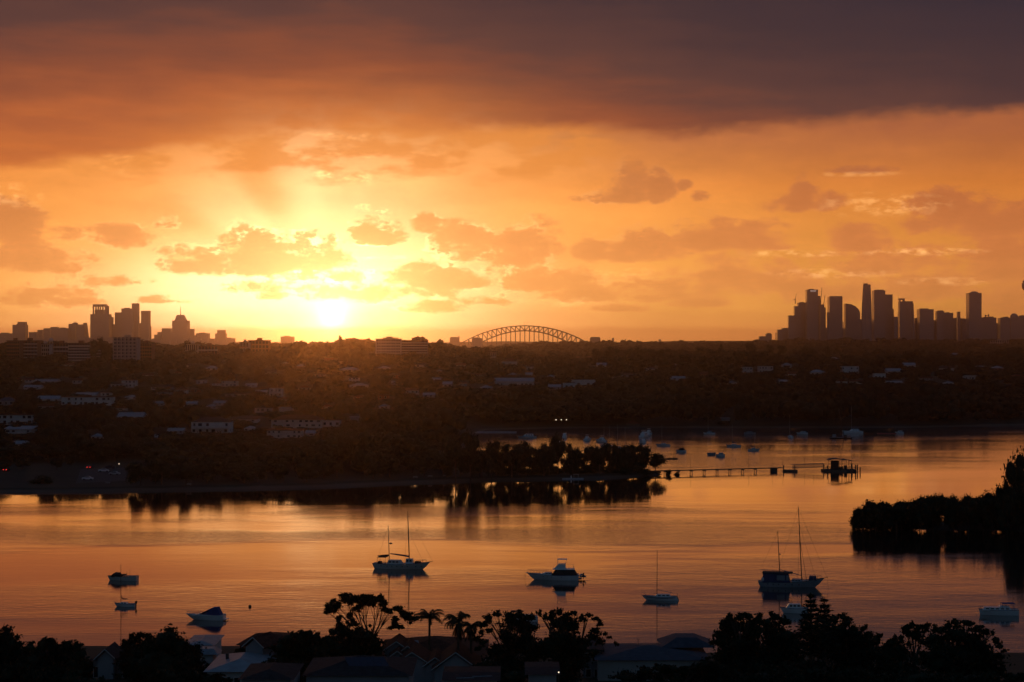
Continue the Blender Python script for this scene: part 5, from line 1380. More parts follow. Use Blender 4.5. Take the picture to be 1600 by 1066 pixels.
t, D = place('float_pontoon', 'low dull red float beside the small white boat under the far shore', 1390, 677.8, 0, 12, 0, 'float', None); MB().box(-7.5, 4.0, -1.2, 1.2, -.2, .35, .1, .1).build('float_body', 'red_paint', t); MB().box(-7, -6.6, -.2, .2, .353, 1.0).build('bollard', 'dark_alloy', t)
for k, (x, y, tp) in enumerate([(945, 699, 667), (953.5, 700, 666), (966.5, 702, 664), (978, 703, 669)]):
    bay_yacht(x, y, tp, 6.0, 150 + k * 17, hull='grey_hull', label=['leftmost of four bare masted yachts showing over the spit trees', 'second from left of four bare masted yachts showing over the spit trees', 'third from left of four bare masted yachts showing over the spit trees', 'rightmost of four bare masted yachts showing over the spit trees'][k])

# people rowing an open boat
def person(label, loc, rz, arm, parent_group):
    me = bpy.data.meshes.new('person'); bm = bmesh.new()
    J = {'pel': (0, 0, .12), 'chest': (.05, 0, .48), 'neck': (.09, 0, .62), 'head': (.12, 0, .78), 'sl': (.06, .19, .56), 'sr': (.06, -.19, .56),
         'el': (.22, .30, .36), 'er': (.22, -.30, .36), 'hl': (.46, .2, .42 + arm), 'hr': (.46, -.2, .42 - arm), 'kl': (.42, .13, .32), 'kr': (.42, -.13, .32), 'fl': (.72, .13, .02), 'fr': (.72, -.13, .02)}
    Rr = {'pel': .15, 'chest': .15, 'neck': .06, 'head': .11, 'sl': .07, 'sr': .07, 'el': .045, 'er': .045, 'hl': .035, 'hr': .035, 'kl': .07, 'kr': .07, 'fl': .05, 'fr': .05}
    vv = {k: bm.verts.new(v) for k, v in J.items()}
    for a, b in [('pel', 'chest'), ('chest', 'neck'), ('neck', 'head'), ('chest', 'sl'), ('chest', 'sr'), ('sl', 'el'), ('sr', 'er'), ('el', 'hl'), ('er', 'hr'), ('pel', 'kl'), ('pel', 'kr'), ('kl', 'fl'), ('kr', 'fr')]:
        bm.edges.new((vv[a], vv[b]))
    bm.to_mesh(me); keys = list(J); bm.free()
    o = bpy.data.objects.new('person', me); COL.objects.link(o); o.location = loc; o.rotation_euler = (0, 0, rz); me.materials.append(M['cloth_dark'])
    sk = o.modifiers.new('skin', 'SKIN')
    for i, k in enumerate(keys): me.skin_vertices[0].data[i].radius = (Rr[k], Rr[k])
    me.skin_vertices[0].data[0].use_root = True
    o.modifiers.new('sub', 'SUBSURF').levels = 1
    tag(o, label, 'person'); return o
p = W(1050.5, 717.5)
t = thing('rowing_boat', 'dark open rowing boat with two people in it between the jetty and the motorboat', 'rowing boat', (p.x, p.y, 0), math.radians(4))
make_hull(t, 5.6, 1.3, .42, 'dark_canvas', 'timber', transom=.55, rake=.08, sheer=.3, n=8); MB().box(-1.7, -1.4, -.55, .55, .3, .36).box(.6, .9, -.55, .55, .3, .36).build('thwart', 'timber', t)
person('person in dark clothes sitting low in the left end of the rowing boat', (p.x - 1.6, p.y, .26), math.radians(4), .05, None)
person('person in dark clothes sitting in the right half of the rowing boat holding an oar', (p.x + .85, p.y, .26), math.radians(184), .10, None)
o = MB().tube([(0, 0, -.9), (0, 0, 2.1)], .03, 5).tube([(0, 0, -1.2), (0, 0, -.8)], [.1, .09], 6).build('oar', 'timber'); o.location = (p.x + .42, p.y - .25, .55); tag(o, 'upright oar held by the person in the right half of the rowing boat', 'oar')

# ------------------------------------------------------------------ jetty and ferry pontoon
JA, JB = W(1000, 742.5), W(1212, 737); ang = math.atan2(JB.y - JA.y, JB.x - JA.x)
def jet(name, label, cat, px): D_ = np.interp(px, [1000, 1212, 1340], [JA.y, JB.y, 786]); return thing(name, label, cat, (sx(px, D_), D_, 0), 0)
t = thing('jetty', 'long narrow piled jetty with handrail running out from the spit to the ferry pontoon', 'jetty', (JA.x, JA.y, 0), ang)
LJ = (JB - JA).length + 3; ZD = 1.75
MB().box(0, LJ, -1.1, 1.1, ZD - .35, ZD).build('deck', 'timber', t)
for k in range(8):
    x = 11.5 + k * 6.05
    if x < LJ - 1: MB().box(x - .25, x + .25, -1.2, 1.2, ZD - .7, ZD - .353).tube([(x, -.95, -2), (x, -.95, ZD - .4)], .15, 6).tube([(x, .95, -2), (x, .95, ZD - .4)], .15, 6).build('pile_bent', 'concrete', t)
for s in (-1, 1):
    m = MB(); m.tube([(0, s * 1.05, ZD + 1.0), (LJ, s * 1.05, ZD + 1.0)], .03, 4).tube([(0, s * 1.05, ZD + .5), (LJ, s * 1.05, ZD + .5)], .02, 4)
    for k in range(36): m.tube([(k * LJ / 35, s * 1.05, ZD), (k * LJ / 35, s * 1.05, ZD + 1.0)], .03, 4)
    m.build('handrail', 'alloy', t)
for k, x in enumerate([1033, 1079.5, 1170.5, 1208, 1224, 1258, 1272]):
    D_ = float(np.interp(x, [1000, 1212, 1340], [JA.y, JB.y, 786])); lp = thing('jetty_lamp', ['first', 'second', 'third', 'fourth', 'fifth', 'sixth', 'last'][k] + ' slim lamp post along the jetty counted from the spit', 'lamp post', (sx(x, D_), D_ + 1.15, 1.7), 0, 'lamp posts along the jetty')
    MB().tube([(0, 0, 0), (0, 0, 3.6)], [.06, .045], 6).build('post', 'dark_alloy', lp); MB().box(-.45, .1, -.08, .08, 3.6, 3.7).build('lamp_head', 'dark_alloy', lp)
t = jet('small_pontoon', 'small floating pontoon where the jetty meets the trussed gangway', 'pontoon', 1234.5); MB().box(-3.0, 3.0, -2, 2, -.5, .75, .1, .1).build('float_body', 'timber', t)
m = MB(); [m.tube([(x, y, .75), (x, y, 1.9)], .04, 4) for x in (-2.8, -1.4, 0, 1.4, 2.8) for y in (-1.8, 1.8)]; [m.tube([(-2.8, y, 1.9), (2.8, y, 1.9)], .04, 4) for y in (-1.8, 1.8)]; m.build('handrail', 'alloy', t); [MB().tube([(x, 2.3, -2), (x, 2.3, 2.6)], .22, 8).build('pile', 'timber', t) for x in (-2.4, 2.4)]
t = jet('landing_block', 'squat concrete landing where the piled jetty ends', 'landing', 1209); MB().box(-1.3, 1.3, -1.6, 1.6, -2, 1.3).build('block', 'timber', t); MB().box(-1.5, 1.5, -1.8, 1.8, 1.303, 1.39).build('cap_slab', 'timber', t)
D_ = 788; t = thing('gangway', 'trussed metal gangway sloping from the small pontoon to the roofed ferry pontoon', 'gangway', (sx(1237, D_), D_, 1.25), math.atan2(-0.2, 13))
LG = sx(1287, D_) - sx(1237, D_)
for s in (-1, 1):
    m = MB(); m.tube([(0, s, 0), (LG, s, .6)], .08, 4).tube([(0, s, 1.5), (LG, s, 2.1)], .07, 4); q = 14
    for k in range(q): a = k / q; b = (k + 1) / q; m.tube([(a * LG, s, .6 * a), (b * LG, s, .6 * b + 1.5)], .045, 4).tube([(b * LG, s, .6 * b), (b * LG, s, .6 * b + 1.5)], .045, 4).tube([(b * LG, s, .6 * b), (a * LG, s, .6 * a + 1.5)], .035, 4)
    m.build('truss_side', 'alloy', t)
m = MB(); m.add([(0, -1, -.06), (LG, -1, .54), (LG, 1, .54), (0, 1, -.06), (0, -1, .02), (LG, -1, .62), (LG, 1, .62), (0, 1, .02)], [(0, 3, 2, 1), (4, 5, 6, 7), (0, 1, 5, 4), (1, 2, 6, 5), (2, 3, 7, 6), (3, 0, 4, 7)]); m.build('walkway', 'timber', t)
D_ = 786; x0 = sx(1311, D_); t = thing('ferry_pontoon', 'floating ferry pontoon with curved shelter roof and dark kiosk at the end of the jetty', 'ferry pontoon', (x0, D_, 0), 0)
q = lambda px: sx(px, D_) - x0
MB().box(q(1285), q(1336), -4, 4, -.6, .85, .1, .1).build('float_body', 'timber', t)
MB().box(q(1299), q(1309.5), -1.8, 1.8, .853, 4.6).build('kiosk', 'dark_roof', t)
m = MB(); pr = []
for k in range(11): x = q(1293.5) + (q(1330.5) - q(1293.5)) * k / 10; pr.append((x, 4.75 + .95 * math.sin(math.pi * min(1, (k + 1) / 8)) ** .8 * (1 if k < 7 else 1) if k < 7 else 4.75 + .75 * (10 - k) / 3.4))
m.prism(pr + [(x, z - .22) for x, z in reversed(pr)], -3.2, 3.2); m.build('shelter_roof', 'blue_roof', t)
for x in (1296.5, 1313, 1318.5, 1324.5, 1328.5):
    for y in (-2.7, 2.7): MB().tube([(q(x), y, .85), (q(x), y, 4.85)], .09, 6).build('roof_post', 'dark_alloy', t)
m = MB()
for y in (-3.8, 3.8):
    for k in range(19): x = q(1287) + (q(1335) - q(1287)) * k / 18; m.tube([(x, y, .85), (x, y, 1.95)], .04, 4)
    m.tube([(q(1287), y, 1.95), (q(1335), y, 1.95)], .045, 4).tube([(q(1287), y, 1.4), (q(1335), y, 1.4)], .035, 4)
m.build('handrail', 'dark_alloy', t)
MB().box(q(1312), q(1317), -.9, .9, .853, 2.0).build('bench', 'timber', t); MB().box(q(1319), q(1323), -1, 1, .853, 2.6).build('ticket_screen', 'dark_alloy', t)
for x, y, h in ((1290, -4.5, 2.9), (1327.5, -4.5, 3.7), (1334, -4.4, 3.2), (1334, 4.4, 3.2), (1290, 4.5, 2.9)): MB().tube([(q(x), y, -3), (q(x), y, h)], .28, 8).build('guide_pile', 'timber', t)
for k, (x, h, y) in enumerate([(1339.8, 2.9, 784), (1344, 2.2, 778)]):
    t = thing('mooring_pile', ['upright timber pile standing just off the end of the ferry pontoon', 'shorter outermost timber pile right of the ferry pontoon'][k], 'pile', (sx(x, y), y, 0), 0, 'piles off the ferry pontoon'); MB().tube([(0, 0, -3), (0, 0, h)], .24, 8).build('shaft', 'timber', t); MB().tube([(0, 0, h), (0, 0, h + .25)], [.27, .05], 8).build('pile_cap', 'dark_alloy', t)

# ------------------------------------------------------------------ lamps, cars and odds along the banks
def street_lamp(px, py, label, mat='lamp_warm', r=.22, up=5.5, group='lit street lamps', D=None):
    p = ground_hit(px, py + 3) if D is None else Vector((sx(px, D), D, hz(sx(px, D), D)))
    zl = sz(py, p.y); base = min(p.z, zl - 3)
    t = thing('street_lamp', label, 'street lamp', (p.x, p.y, base), 0, group)
    MB().tube([(0, .5, 0), (0, .5, zl - base - .2), (0, .1, zl - base)], .07, 5).build('pole', 'dark_alloy', t); MB().ball((0, 0, zl - base), r, r, r * .8, 8, 5).build('lamp_head', mat, t, True)
    HOUSES.append((px - 2, px + 2, py + 3, p.y)); return t
for (x, y, l) in [(168.5, 561, 'lit lamp in front of the dark round tree between the ridge blocks'), (241.5, 555, 'lit lamp right of the brick block beside the finned block'), (460, 555, 'lit lamp on the slope just left below the sun'),
                  (793, 569, 'lit lamp high on the slope under the bridge deck'), (186, 725, 'bright white lamp above the parked cars at the lower left'), (20, 714, 'white lamp among the park trees at the far left'), (324, 646, 'tiny lit lamp above the balcony house'),
                  (1424, 579, 'lit lamp on the right hand slope below the lone dark tower'), (1582, 602, 'lit lamp at the far right end of the dark bank'), (110, 562, 'faint lit lamp below the banded apartment block'), (974, 669, 'lit lamp on the far bay shore by the shed with the pyramid roof'), (1053, 671, 'lit lamp on the far bay shore right of the double decked cruisers')]:
    street_lamp(x, y, l, r=.30 if y < 700 else .22, D=1206 if y in (669, 671) else None)
t = thing('floodlight_mast', 'tall mast with three lit floodlights above the inner bay boats', 'floodlight mast', (sx(877, 760), 760, hz(sx(877, 760), 760)), 0)
zz = sz(656, 760) - t.location.z
MB().tube([(0, 0, 0), (0, 0, zz)], [.16, .1], 6).tube([(-2.4, 0, zz), (2.4, 0, zz)], .07, 5).build('mast', 'dark_alloy', t)
for x in (-2.2, 0, 2.15): MB().ball((x, -.15, zz - .02), .2, .16, .18, 8, 5).build('floodlight', 'lamp_warm', t, True)
def car(px, py, rz, label, paint='car_dark', D=None, tail=False):
    p = ground_hit(px, py) if D is None else Vector((sx(px, D), D, hz(sx(px, D), D)))
    t = thing('parked_car', label, 'car', (p.x, p.y, p.z + .1), math.radians(rz), 'cars by the left bank')
    pr = [(-2.15, .35), (-2.15, .85), (-1.9, .98), (-1.2, 1.05), (-.75, 1.46), (.7, 1.48), (1.45, 1.02), (2.1, .88), (2.2, .5), (2.1, .3)]
    MB().prism(pr, -.86, .86).build('body', paint, t)
    MB().prism([(-1.05, 1.06), (-.70, 1.40), (.64, 1.42), (1.2, 1.06)], -.875, .875).build('side_window', 'glass', t)
    for x in (-1.35, 1.35):
        for y in (-.8, .8): MB().tube([(x, y - .1, .32), (x, y + .1, .32)], .32, 10).build('wheel', 'tyre', t)
    for y in (-.6, .6):
        MB().box(-2.22, -2.16, y - .16, y + .16, .68, .86).build('tail_light', 'lamp_red' if tail else 'red_paint', t); MB().box(2.2, 2.24, y - .16, y + .16, .6, .76).build('headlight', 'white_gel', t)
car(162, 738, 10, 'white car, left one of two in the little waterside car park', 'car_white'); car(179, 743, -8, 'grey blue car, right one of two in the little waterside car park', 'grey_hull'); car(137, 751, 5, 'pale car parked nearest the water at the left', 'car_white')
car(140, 733, 92, 'dark car braking with both red tail lights lit behind the car park', 'car_dark', tail=True); car(10, 737, 88, 'car with red tail lights at the far left edge', 'car_dark', tail=True); car(172, 733, 5, 'dark car in the back row of the waterside car park', 'car_dark')
m = MB()
vs = []; 
for (x, y) in [(118, 756), (196, 752), (198, 731), (126, 733)]: g = ground_hit(x, y); vs.append((g.x, g.y))
q0 = 8; grid = []
for i in range(q0 + 1):
    for j in range(q0 + 1):
        a, b = i / q0, j / q0; X_ = (vs[0][0] * (1 - a) + vs[1][0] * a) * (1 - b) + (vs[3][0] * (1 - a) + vs[2][0] * a) * b; Y_ = (vs[0][1] * (1 - a) + vs[1][1] * a) * (1 - b) + (vs[3][1] * (1 - a) + vs[2][1] * a) * b
        grid.append((X_, Y_, hz(X_, Y_) + .06))
m.add(grid, [(i * (q0 + 1) + j, (i + 1) * (q0 + 1) + j, (i + 1) * (q0 + 1) + j + 1, i * (q0 + 1) + j + 1) for i in range(q0) for j in range(q0)]); tag(m.build('car_park', 'asphalt'), kind='structure')
# sea wall blocks along the left bank and picnic tables on the beach
for (x, y, l) in [(649, 747.5, 'pale picnic table on the beach, left of three'), (672, 746.5, 'pale picnic table on the beach, middle of three'), (696, 745.5, 'pale picnic table on the beach, right of three'), (295, 759, 'pale bench table near the sea wall of the left bank'), (168, 757, 'low pale table by the water below the parked cars')]:
    p = ground_hit(x, y); t = thing('picnic_table', l, 'picnic table', (p.x, p.y, p.z), 0, 'picnic tables on the bank'); MB().box(-.95, .95, -.4, .4, .72, .78).build('table_top', 'metal_roof', t)
    for s in (-1, 1): MB().box(-.95, .95, s * .75 - .14, s * .75 + .14, .42, .47).build('seat', 'metal_roof', t); MB().box(s * .7 - .05, s * .7 + .05, -.7, .7, 0, .417).build('leg', 'timber', t)
m = MB(); r_ = random.Random(3)
for k in range(150):
    x = 128 + k * 1.45; p = W(x, 767.2 - (x - 128) * .016); s = r_.uniform(.35, .7); m.box(p.x - s, p.x + s, p.y - s * .7 + 1, p.y + s * .7 + 1, -.5, r_.uniform(.35, .95), .12, .1)
tag(m.build('sea_wall', 'concrete'), 'rough pale stone sea wall along the waterline of the left bank', 'sea wall')
# reflective tiles of landing at the far spit shore
p = W(895, 748.5); t = thing('moored_punt', 'flat grey punt with a small frame tied up against the spit beach', 'punt', (p.x, p.y - 1.2, 0), math.radians(2)); MB().box(-4.5, 4.5, -1.1, 1.1, -.2, .4, .3, .1).build('hull', 'grey_hull', t)
m = MB(); [m.tube([(x, y, .4), (x, y, 1.9)], .05, 4) for x in (.4, 2.2) for y in (-.7, .7)]; m.box(.2, 2.4, -.9, .9, 1.9, 2.0); m.build('canopy_frame', 'alloy', t); MB().box(-.9, -.5, -.3, .3, .403, 1.4).build('steering_console', 'white_gel', t)

# ------------------------------------------------------------------ near houses
def near_house(name, label, x0, x1, D, d, ridge, eave, roof, wall, rmat, win=3, storeys=1, rz=0, over=.5, **k):
    cx = (x0 + x1) / 2; w = (x1 - x0) * D / F - 2 * over * (0 if rz else 1)
    Yc = D + d / 2; X = sx(cx, D); g = hz(X, Yc) - .3
    h = sz(eave, D) - g; rh = sz(ridge, Yc) - g - h
    t = thing(name, label, 'house', (X, Yc, g), math.radians(rz), 'houses on the near shore')
    house_parts(t, w, d, h, roof, rh, wall, rmat, win, storeys, over, **k); return t
def gable(t, x0, x1, D, peak, base, depth=6, mat='grey_wall', rmat='tile_roof', wall_to=None):
    """gabled wing facing the viewer on a house; columns x0..x1 at row base"""
    X0, Y0, Z0 = t.location; a, b = sx(x0, D) - X0, sx(x1, D) - X0; y = D - Y0; zb, zp = sz(base, D) - Z0, sz(peak, D) - Z0; c = (a + b) / 2
    wl = MB().add([(a + .25, y, -1 if wall_to is None else wall_to), (b - .25, y, -1 if wall_to is None else wall_to), (b - .25, y, zb), (c, y, zp - .12), (a + .25, y, zb), (a + .25, y + depth, -1), (b - .25, y + depth, -1), (b - .25, y + depth, zb), (c, y + depth, zp - .12), (a + .25, y + depth, zb)],
             [(0, 1, 2, 3, 4), (9, 8, 7, 6, 5), (0, 5, 6, 1), (1, 6, 7, 2), (2, 7, 8, 3), (3, 8, 9, 4), (4, 9, 5, 0)]).build('gable_wall', mat, t)
    m = MB().add([(a - .2, y - .5, zb - .12), (c, y - .5, zp + .05), (b + .2, y - .5, zb - .12), (b + .2, y - .5, zb + .06), (c, y - .5, zp + .25), (a - .2, y - .5, zb + .06),
                  (a - .2, y + depth, zb - .12), (c, y + depth, zp + .05), (b + .2, y + depth, zb - .12), (b + .2, y + depth, zb + .06), (c, y + depth, zp + .25), (a - .2, y + depth, zb + .06)],
                 [(0, 1, 4, 5), (1, 2, 3, 4), (11, 10, 7, 6), (10, 9, 8, 7), (0, 6, 7, 1), (1, 7, 8, 2), (5, 4, 10, 11), (4, 3, 9, 10), (0, 5, 11, 6), (2, 8, 9, 3)])
    m.build('gable_roof', rmat, t)
    e = MB(); e.tube([(a - .2, y - .53, zb), (c, y - .53, zp + .16)], .07, 4).tube([(c, y - .53, zp + .16), (b + .2, y - .53, zb)], .07, 4); e.build('barge_board', 'render_wall', t)

t = near_house('gabled_house', 'dark roofed house with dull walls under the domed tree at the lower left', 140, 212, 262, 11, 1013, 1030, 'hip', 'grey_wall', 'dark_roof', 3); gable(t, 150, 180, 260, 1016, 1030, 6, 'grey_wall', 'dark_roof')
t = near_house('stacked_roof_house', 'two storey white house with stepped pale metal roofs right of the domed tree', 286, 336, 268, 9, 996, 1007, 'hip', 'white_wall', 'metal_roof', 3, 1)
X0, Y0, Z0 = t.location
D = 264; MB().box(sx(296, D) - X0, sx(343, D) - X0, D - Y0 - 1.2, D - Y0 + 2.5, sz(1021, D) - Z0, sz(1013, D) - Z0, .8, .8).build('lower_roof', 'metal_roof', t)
MB().box(sx(298, D) - X0, sx(334, D) - X0, D - Y0 - .7, D - Y0 + 2.2, -1, sz(1021, D) - Z0 - .01).build('porch_wall', 'white_wall', t)
t = near_house('metal_roof_house', 'low house with broad shiny metal roof streaked orange, left of the brick gable', 318, 418, 246, 13, 1024, 1048, 'hip', 'render_wall', 'metal_roof', 5)
MB().box(sx(354, 252) - t.location.x - .2, sx(354, 252) - t.location.x + .2, 0, .4, 2, sz(1022, 252) - t.location.z).build('flue', 'dark_alloy', t)
t = near_house('small_blue_roof_house', 'low grey roof tucked between the round clipped tree and the brick gabled house', 376, 408, 272, 8, 1022, 1036, 'hip', 'grey_wall', 'metal_roof', 2)
t = near_house('brick_gable_house', 'tall brick house with dark tiled gable, left of the big dark tree mass', 393, 452, 262, 12, 991, 1009, 'gable_x', 'brick', 'tile_roof', 2, 2, rz=-20, chimney=False)
gable(t, 424, 458, 257, 997, 1011, 5, 'grey_wall', 'tile_roof')
# big tiled house with many gables
t = near_house('many_gabled_house', 'large red tiled house with several pale edged gables below the palms', 588, 762, 268, 17, 994.5, 1028, 'hip', 'grey_wall', 'tile_roof', 6)
gable(t, 598, 641, 263, 1004, 1018, 7); gable(t, 608, 634, 259, 1019, 1028, 6); gable(t, 624, 650, 261, 1011, 1021, 7); gable(t, 616, 672, 255, 1021, 1039, 9); gable(t, 663, 697, 254, 1029, 1041, 8); gable(t, 676, 748, 251, 1021, 1047, 10)
X0, Y0, Z0 = t.location
def on_hip(px, py, w, name='skylight'):
    D = 271.5; x = sx(px, D) - X0; z = sz(py, D) - Z0; y = D - Y0
    MB().add([(x - w, y - .5, z - .28), (x + w, y - .5, z - .28), (x + w * .7, y + .5, z + .25), (x - w * 1.3, y + .5, z + .25), (x - w, y - .5, z - .16), (x + w, y - .5, z - .16), (x + w * .7, y + .5, z + .37), (x - w * 1.3, y + .5, z + .37)],
             [(0, 3, 2, 1), (4, 5, 6, 7), (0, 1, 5, 4), (1, 2, 6, 5), (2, 3, 7, 6), (3, 0, 4, 7)]).build(name, 'metal_roof', t)
on_hip(614, 1006, .5); on_hip(649, 1005.5, .6)
# solar house in front
t = near_house('solar_house', 'dark roofed house with a tilted row of solar panels, front centre left', 472, 645, 222, 12, 1024, 1054, 'hip', 'grey_wall', 'dark_roof', 7)
X0, Y0, Z0 = t.location; D = 224
for k in range(6):
    xa = sx(541 + k * 10.6, D) - X0; xb = sx(541 + k * 10.6 + 10.1, D) - X0; z0_, z1_ = sz(1046, D) - Z0, sz(1027.5, D + 2.5) - Z0; y0_ = D - Y0; o_ = .55
    MB().add([(xa + o_, y0_, z0_), (xb + o_, y0_, z0_), (xb - .5, y0_ + 2.5, z1_), (xa - .5, y0_ + 2.5, z1_), (xa + o_, y0_, z0_ + .06), (xb + o_, y0_, z0_ + .06), (xb - .5, y0_ + 2.5, z1_ + .06), (xa - .5, y0_ + 2.5, z1_ + .06)],
             [(0, 3, 2, 1), (4, 5, 6, 7), (0, 1, 5, 4), (1, 2, 6, 5), (2, 3, 7, 6), (3, 0, 4, 7)]).build('solar_panel', 'solar', t)
m = MB()
for k in range(4): x = sx(545 + k * 19, D) - X0; m.tube([(x, y0_ + 2.4, z1_ - 1.4), (x, y0_ + 2.4, z1_)], .04, 4).tube([(x + .4, y0_ + .3, z0_ - .3), (x + .4, y0_ + .3, z0_)], .04, 4)
m.build('panel_frame', 'alloy', t)
# low front roofs along the bottom edge
t = near_house('front_roof_house', 'low house at the bottom edge whose flat roof sheets glint orange', 690, 782, 214, 9, 1050, 1062, 'gable_x', 'render_wall', 'dark_roof', 3)
X0, Y0, Z0 = t.location
for xa, xb, yy in ((713, 741, 1060), (738, 769, 1057.5)): MB().tube([(sx(xa, 212.5) - X0, 212.5 - Y0, sz(yy, 212.5) - Z0), (sx(xb, 212.5) - X0, 212.5 - Y0, sz(yy - .8, 212.5) - Z0)], .07, 5).build('glint_strip', 'alloy', t)  # thin metal strips added to give the orange glints on the dark roof
t = near_house('bottom_left_house', 'dark roofed house at the bottom edge left of the solar panel house', 372, 460, 214, 10, 1040, 1060, 'hip', 'grey_wall', 'dark_roof', 3)
t = near_house('hip_roof_house', 'wide dark blue hip roofed house with an aerial, right of the big spiky tree', 929, 1110, 258, 14, 1008, 1030, 'hip', 'render_wall', 'blue_roof', 6, 1)
X0, Y0, Z0 = t.location
MB().box(sx(1040, 256) - X0, sx(1128, 256) - X0, -1, 7, sz(1027, 256) - Z0, sz(1014, 256) - Z0, 2.5, 2).build('wing_roof', 'blue_roof', t)
m = MB(); zr = sz(1012, 264) - Z0; xa = sx(998, 264) - X0; m.tube([(xa, 0, zr - .3), (xa, 0, sz(1000, 264) - Z0)], .03, 4); zt = sz(1000.5, 264) - Z0; m.tube([(xa - .45, 0, zt), (xa + .45, 0, zt)], .02, 4)
for k in (-.35, 0, .35): m.tube([(xa + k, -.3, zt), (xa + k, .3, zt)], .015, 4)
m.build('aerial', 'dark_alloy', t)
t = near_house('box_house', 'narrow box shaped house wedged between the spiky tree and the wide hip roofed house', 905, 944, 262, 9, 1012, 1018, 'flat', 'grey_wall', 'dark_roof', 2, 2)
t = near_house('grey_lane_house', 'grey house low at the bottom edge beneath the spiky tree', 820, 876, 216, 8, 1042, 1052, 'gable_x', 'grey_wall', 'dark_roof', 3)
t = thing('porch_lamp', 'single bright porch lamp shining under the spiky tree at the bottom', 'lamp', (sx(873, 213), 213, hz(sx(873, 213), 213)), 0)
zl = sz(1050.5, 213) - t.location.z; MB().tube([(0, 0, 0), (0, 0, zl - .1)], .04, 5).build('post', 'dark_alloy', t); MB().ball((0, -.05, zl), .08, .08, .08, 8, 6).build('globe', 'lamp_warm', t, True)

# ------------------------------------------------------------------ near trees
def near_tree(name, label, D, bx, lobes, n, leaf, r0=.3, group='dark trees on the near shore', shell=.35, corefac=.72, limbs=7, seed=1, cat='tree', spread=.6, top=None, tw=None):
    """tree whose crown lobes are given as photo x, y, radius[, vertical radius]"""
    rr = random.Random(seed); X = sx(bx, D); g = hz(X, D); k = D / F; L = []
    for l in lobes:
        px, py, rx = l[:3]; ry = l[3] if len(l) > 3 else rx
        L.append((sx(px, D) - X, rr.uniform(-spread, spread) * (rx * k + 1.2), sz(py, D) - g, rx * k, max(rx, ry) * k * .9, ry * k))
    t = thing(name, label, cat, (X, D, g), 0, group)
    H = max(l[2] for l in L); fork = H * .30 if top is None else top
    mb = MB(); mb.tube([(0, 0, -.8), (.1, 0, fork * .5), (0, 0, fork)], [r0 * 1.3, r0, r0 * .85], 7)
    for q in sorted(L, key=lambda v: -v[2])[:limbs]:
        mid = (q[0] * .5 + rr.uniform(-.4, .4), q[1] * .5, fork * .5 + q[2] * .5 - abs(q[0]) * .06)
        mb.tube([(0, 0, fork * .92), mid, (q[0], q[1], q[2])], [r0 * .55, r0 * .32, r0 * .1], 5)
        for _ in range(3):
            e = (q[0] + rr.uniform(-1, 1) * q[3], q[1] + rr.uniform(-.6, .6) * q[4], q[2] + rr.uniform(-.2, .9) * q[5]); mb.tube([mid, ((mid[0] + e[0]) / 2, (mid[1] + e[1]) / 2, (mid[2] + e[2]) / 2 + .2), e], [r0 * .18, r0 * .12, r0 * .04], 4)
    mb.build('trunk', 'bark', t)
    # break each lobe up into smaller leafy tufts so that outlines are ragged
    S_ = []
    for (x, y, z, rx, ry, rz) in L:
        m_ = max(7, int(16 * (rx * rz) ** .5 / 1.2))
        for _ in range(m_):
            a, b_ = rr.uniform(0, 6.283), math.acos(rr.uniform(-1, 1)); f_ = rr.uniform(.3, 1.08)
            s = rr.uniform(.36, .66); S_.append((x + rx * f_ * math.sin(b_) * math.cos(a), y + ry * f_ * math.sin(b_) * math.sin(a), z + rz * f_ * math.cos(b_), rx * s, ry * s, rz * s * .85))
    V, Q = leaf_cloud(S_, int(n * 1.25), leaf, seed, shell, True)
    if corefac: V2, Q2 = core(L, corefac * .88, 8, 5); Q = np.vstack([Q, Q2 + len(V)]); V = np.vstack([V, V2])
    link('crown', mesh_np('crown', V, Q, 'foliage'), t); return t
NT = near_tree
NT('tall_tree', 'dark rounded tree cut by the left edge of the picture at the bottom', 270, 5, [(-8, 1003, 20), (8, 998, 14), (22, 1006, 13), (30, 1018, 10), (5, 1025, 26), (-12, 1035, 30), (20, 1045, 24)], 9000, .34, seed=2)
NT('hedge_tree', 'wide low bushy tree right of the edge tree at the lower left', 262, 90, [(50, 1013, 12), (66, 1010, 12), (84, 1011, 13), (104, 1012, 12), (120, 1012, 10), (132, 1020, 8), (60, 1032, 24, 18), (95, 1032, 30, 20), (120, 1036, 20, 18), (75, 1055, 40, 20), (118, 1056, 30, 18)], 12000, .32, seed=3)
NT('bushes', 'dark bushes along the bottom edge at the far left corner', 236, 30, [(10, 1055, 28, 14), (50, 1060, 28, 10), (100, 1062, 34, 9), (150, 1064, 24, 8)], 5000, .3, seed=33, cat='bush')
NT('domed_tree', 'large smooth domed tree with a feathery left side at the lower left', 256, 265, [(263, 1003, 26, 22), (285, 1012, 20, 18), (240, 1016, 22, 18), (300, 1026, 22, 20), (255, 1035, 40, 24), (300, 1052, 34, 20), (230, 1050, 36, 22), (205, 1046, 26, 20)], 15000, .26, .4, seed=4, shell=.6, corefac=.86)
NT('feathery_tree', 'open feathery tree leaning against the left side of the large domed tree', 260, 214, [(196, 1008, 9, 8), (206, 1000, 9, 7), (218, 995, 10, 7), (230, 996, 9, 7), (212, 1012, 14, 10), (228, 1010, 12, 9), (203, 1022, 13, 10), (222, 1026, 18, 12)], 4200, .24, seed=5, corefac=.35)
NT('clipped_tree', 'small round clipped tree standing alone left of the brick gabled house', 262, 373, [(373, 1021, 8, 7.5), (369, 1024, 5, 6), (377, 1024, 5, 6)], 1800, .15, .12, seed=6, corefac=.9, cat='small tree')
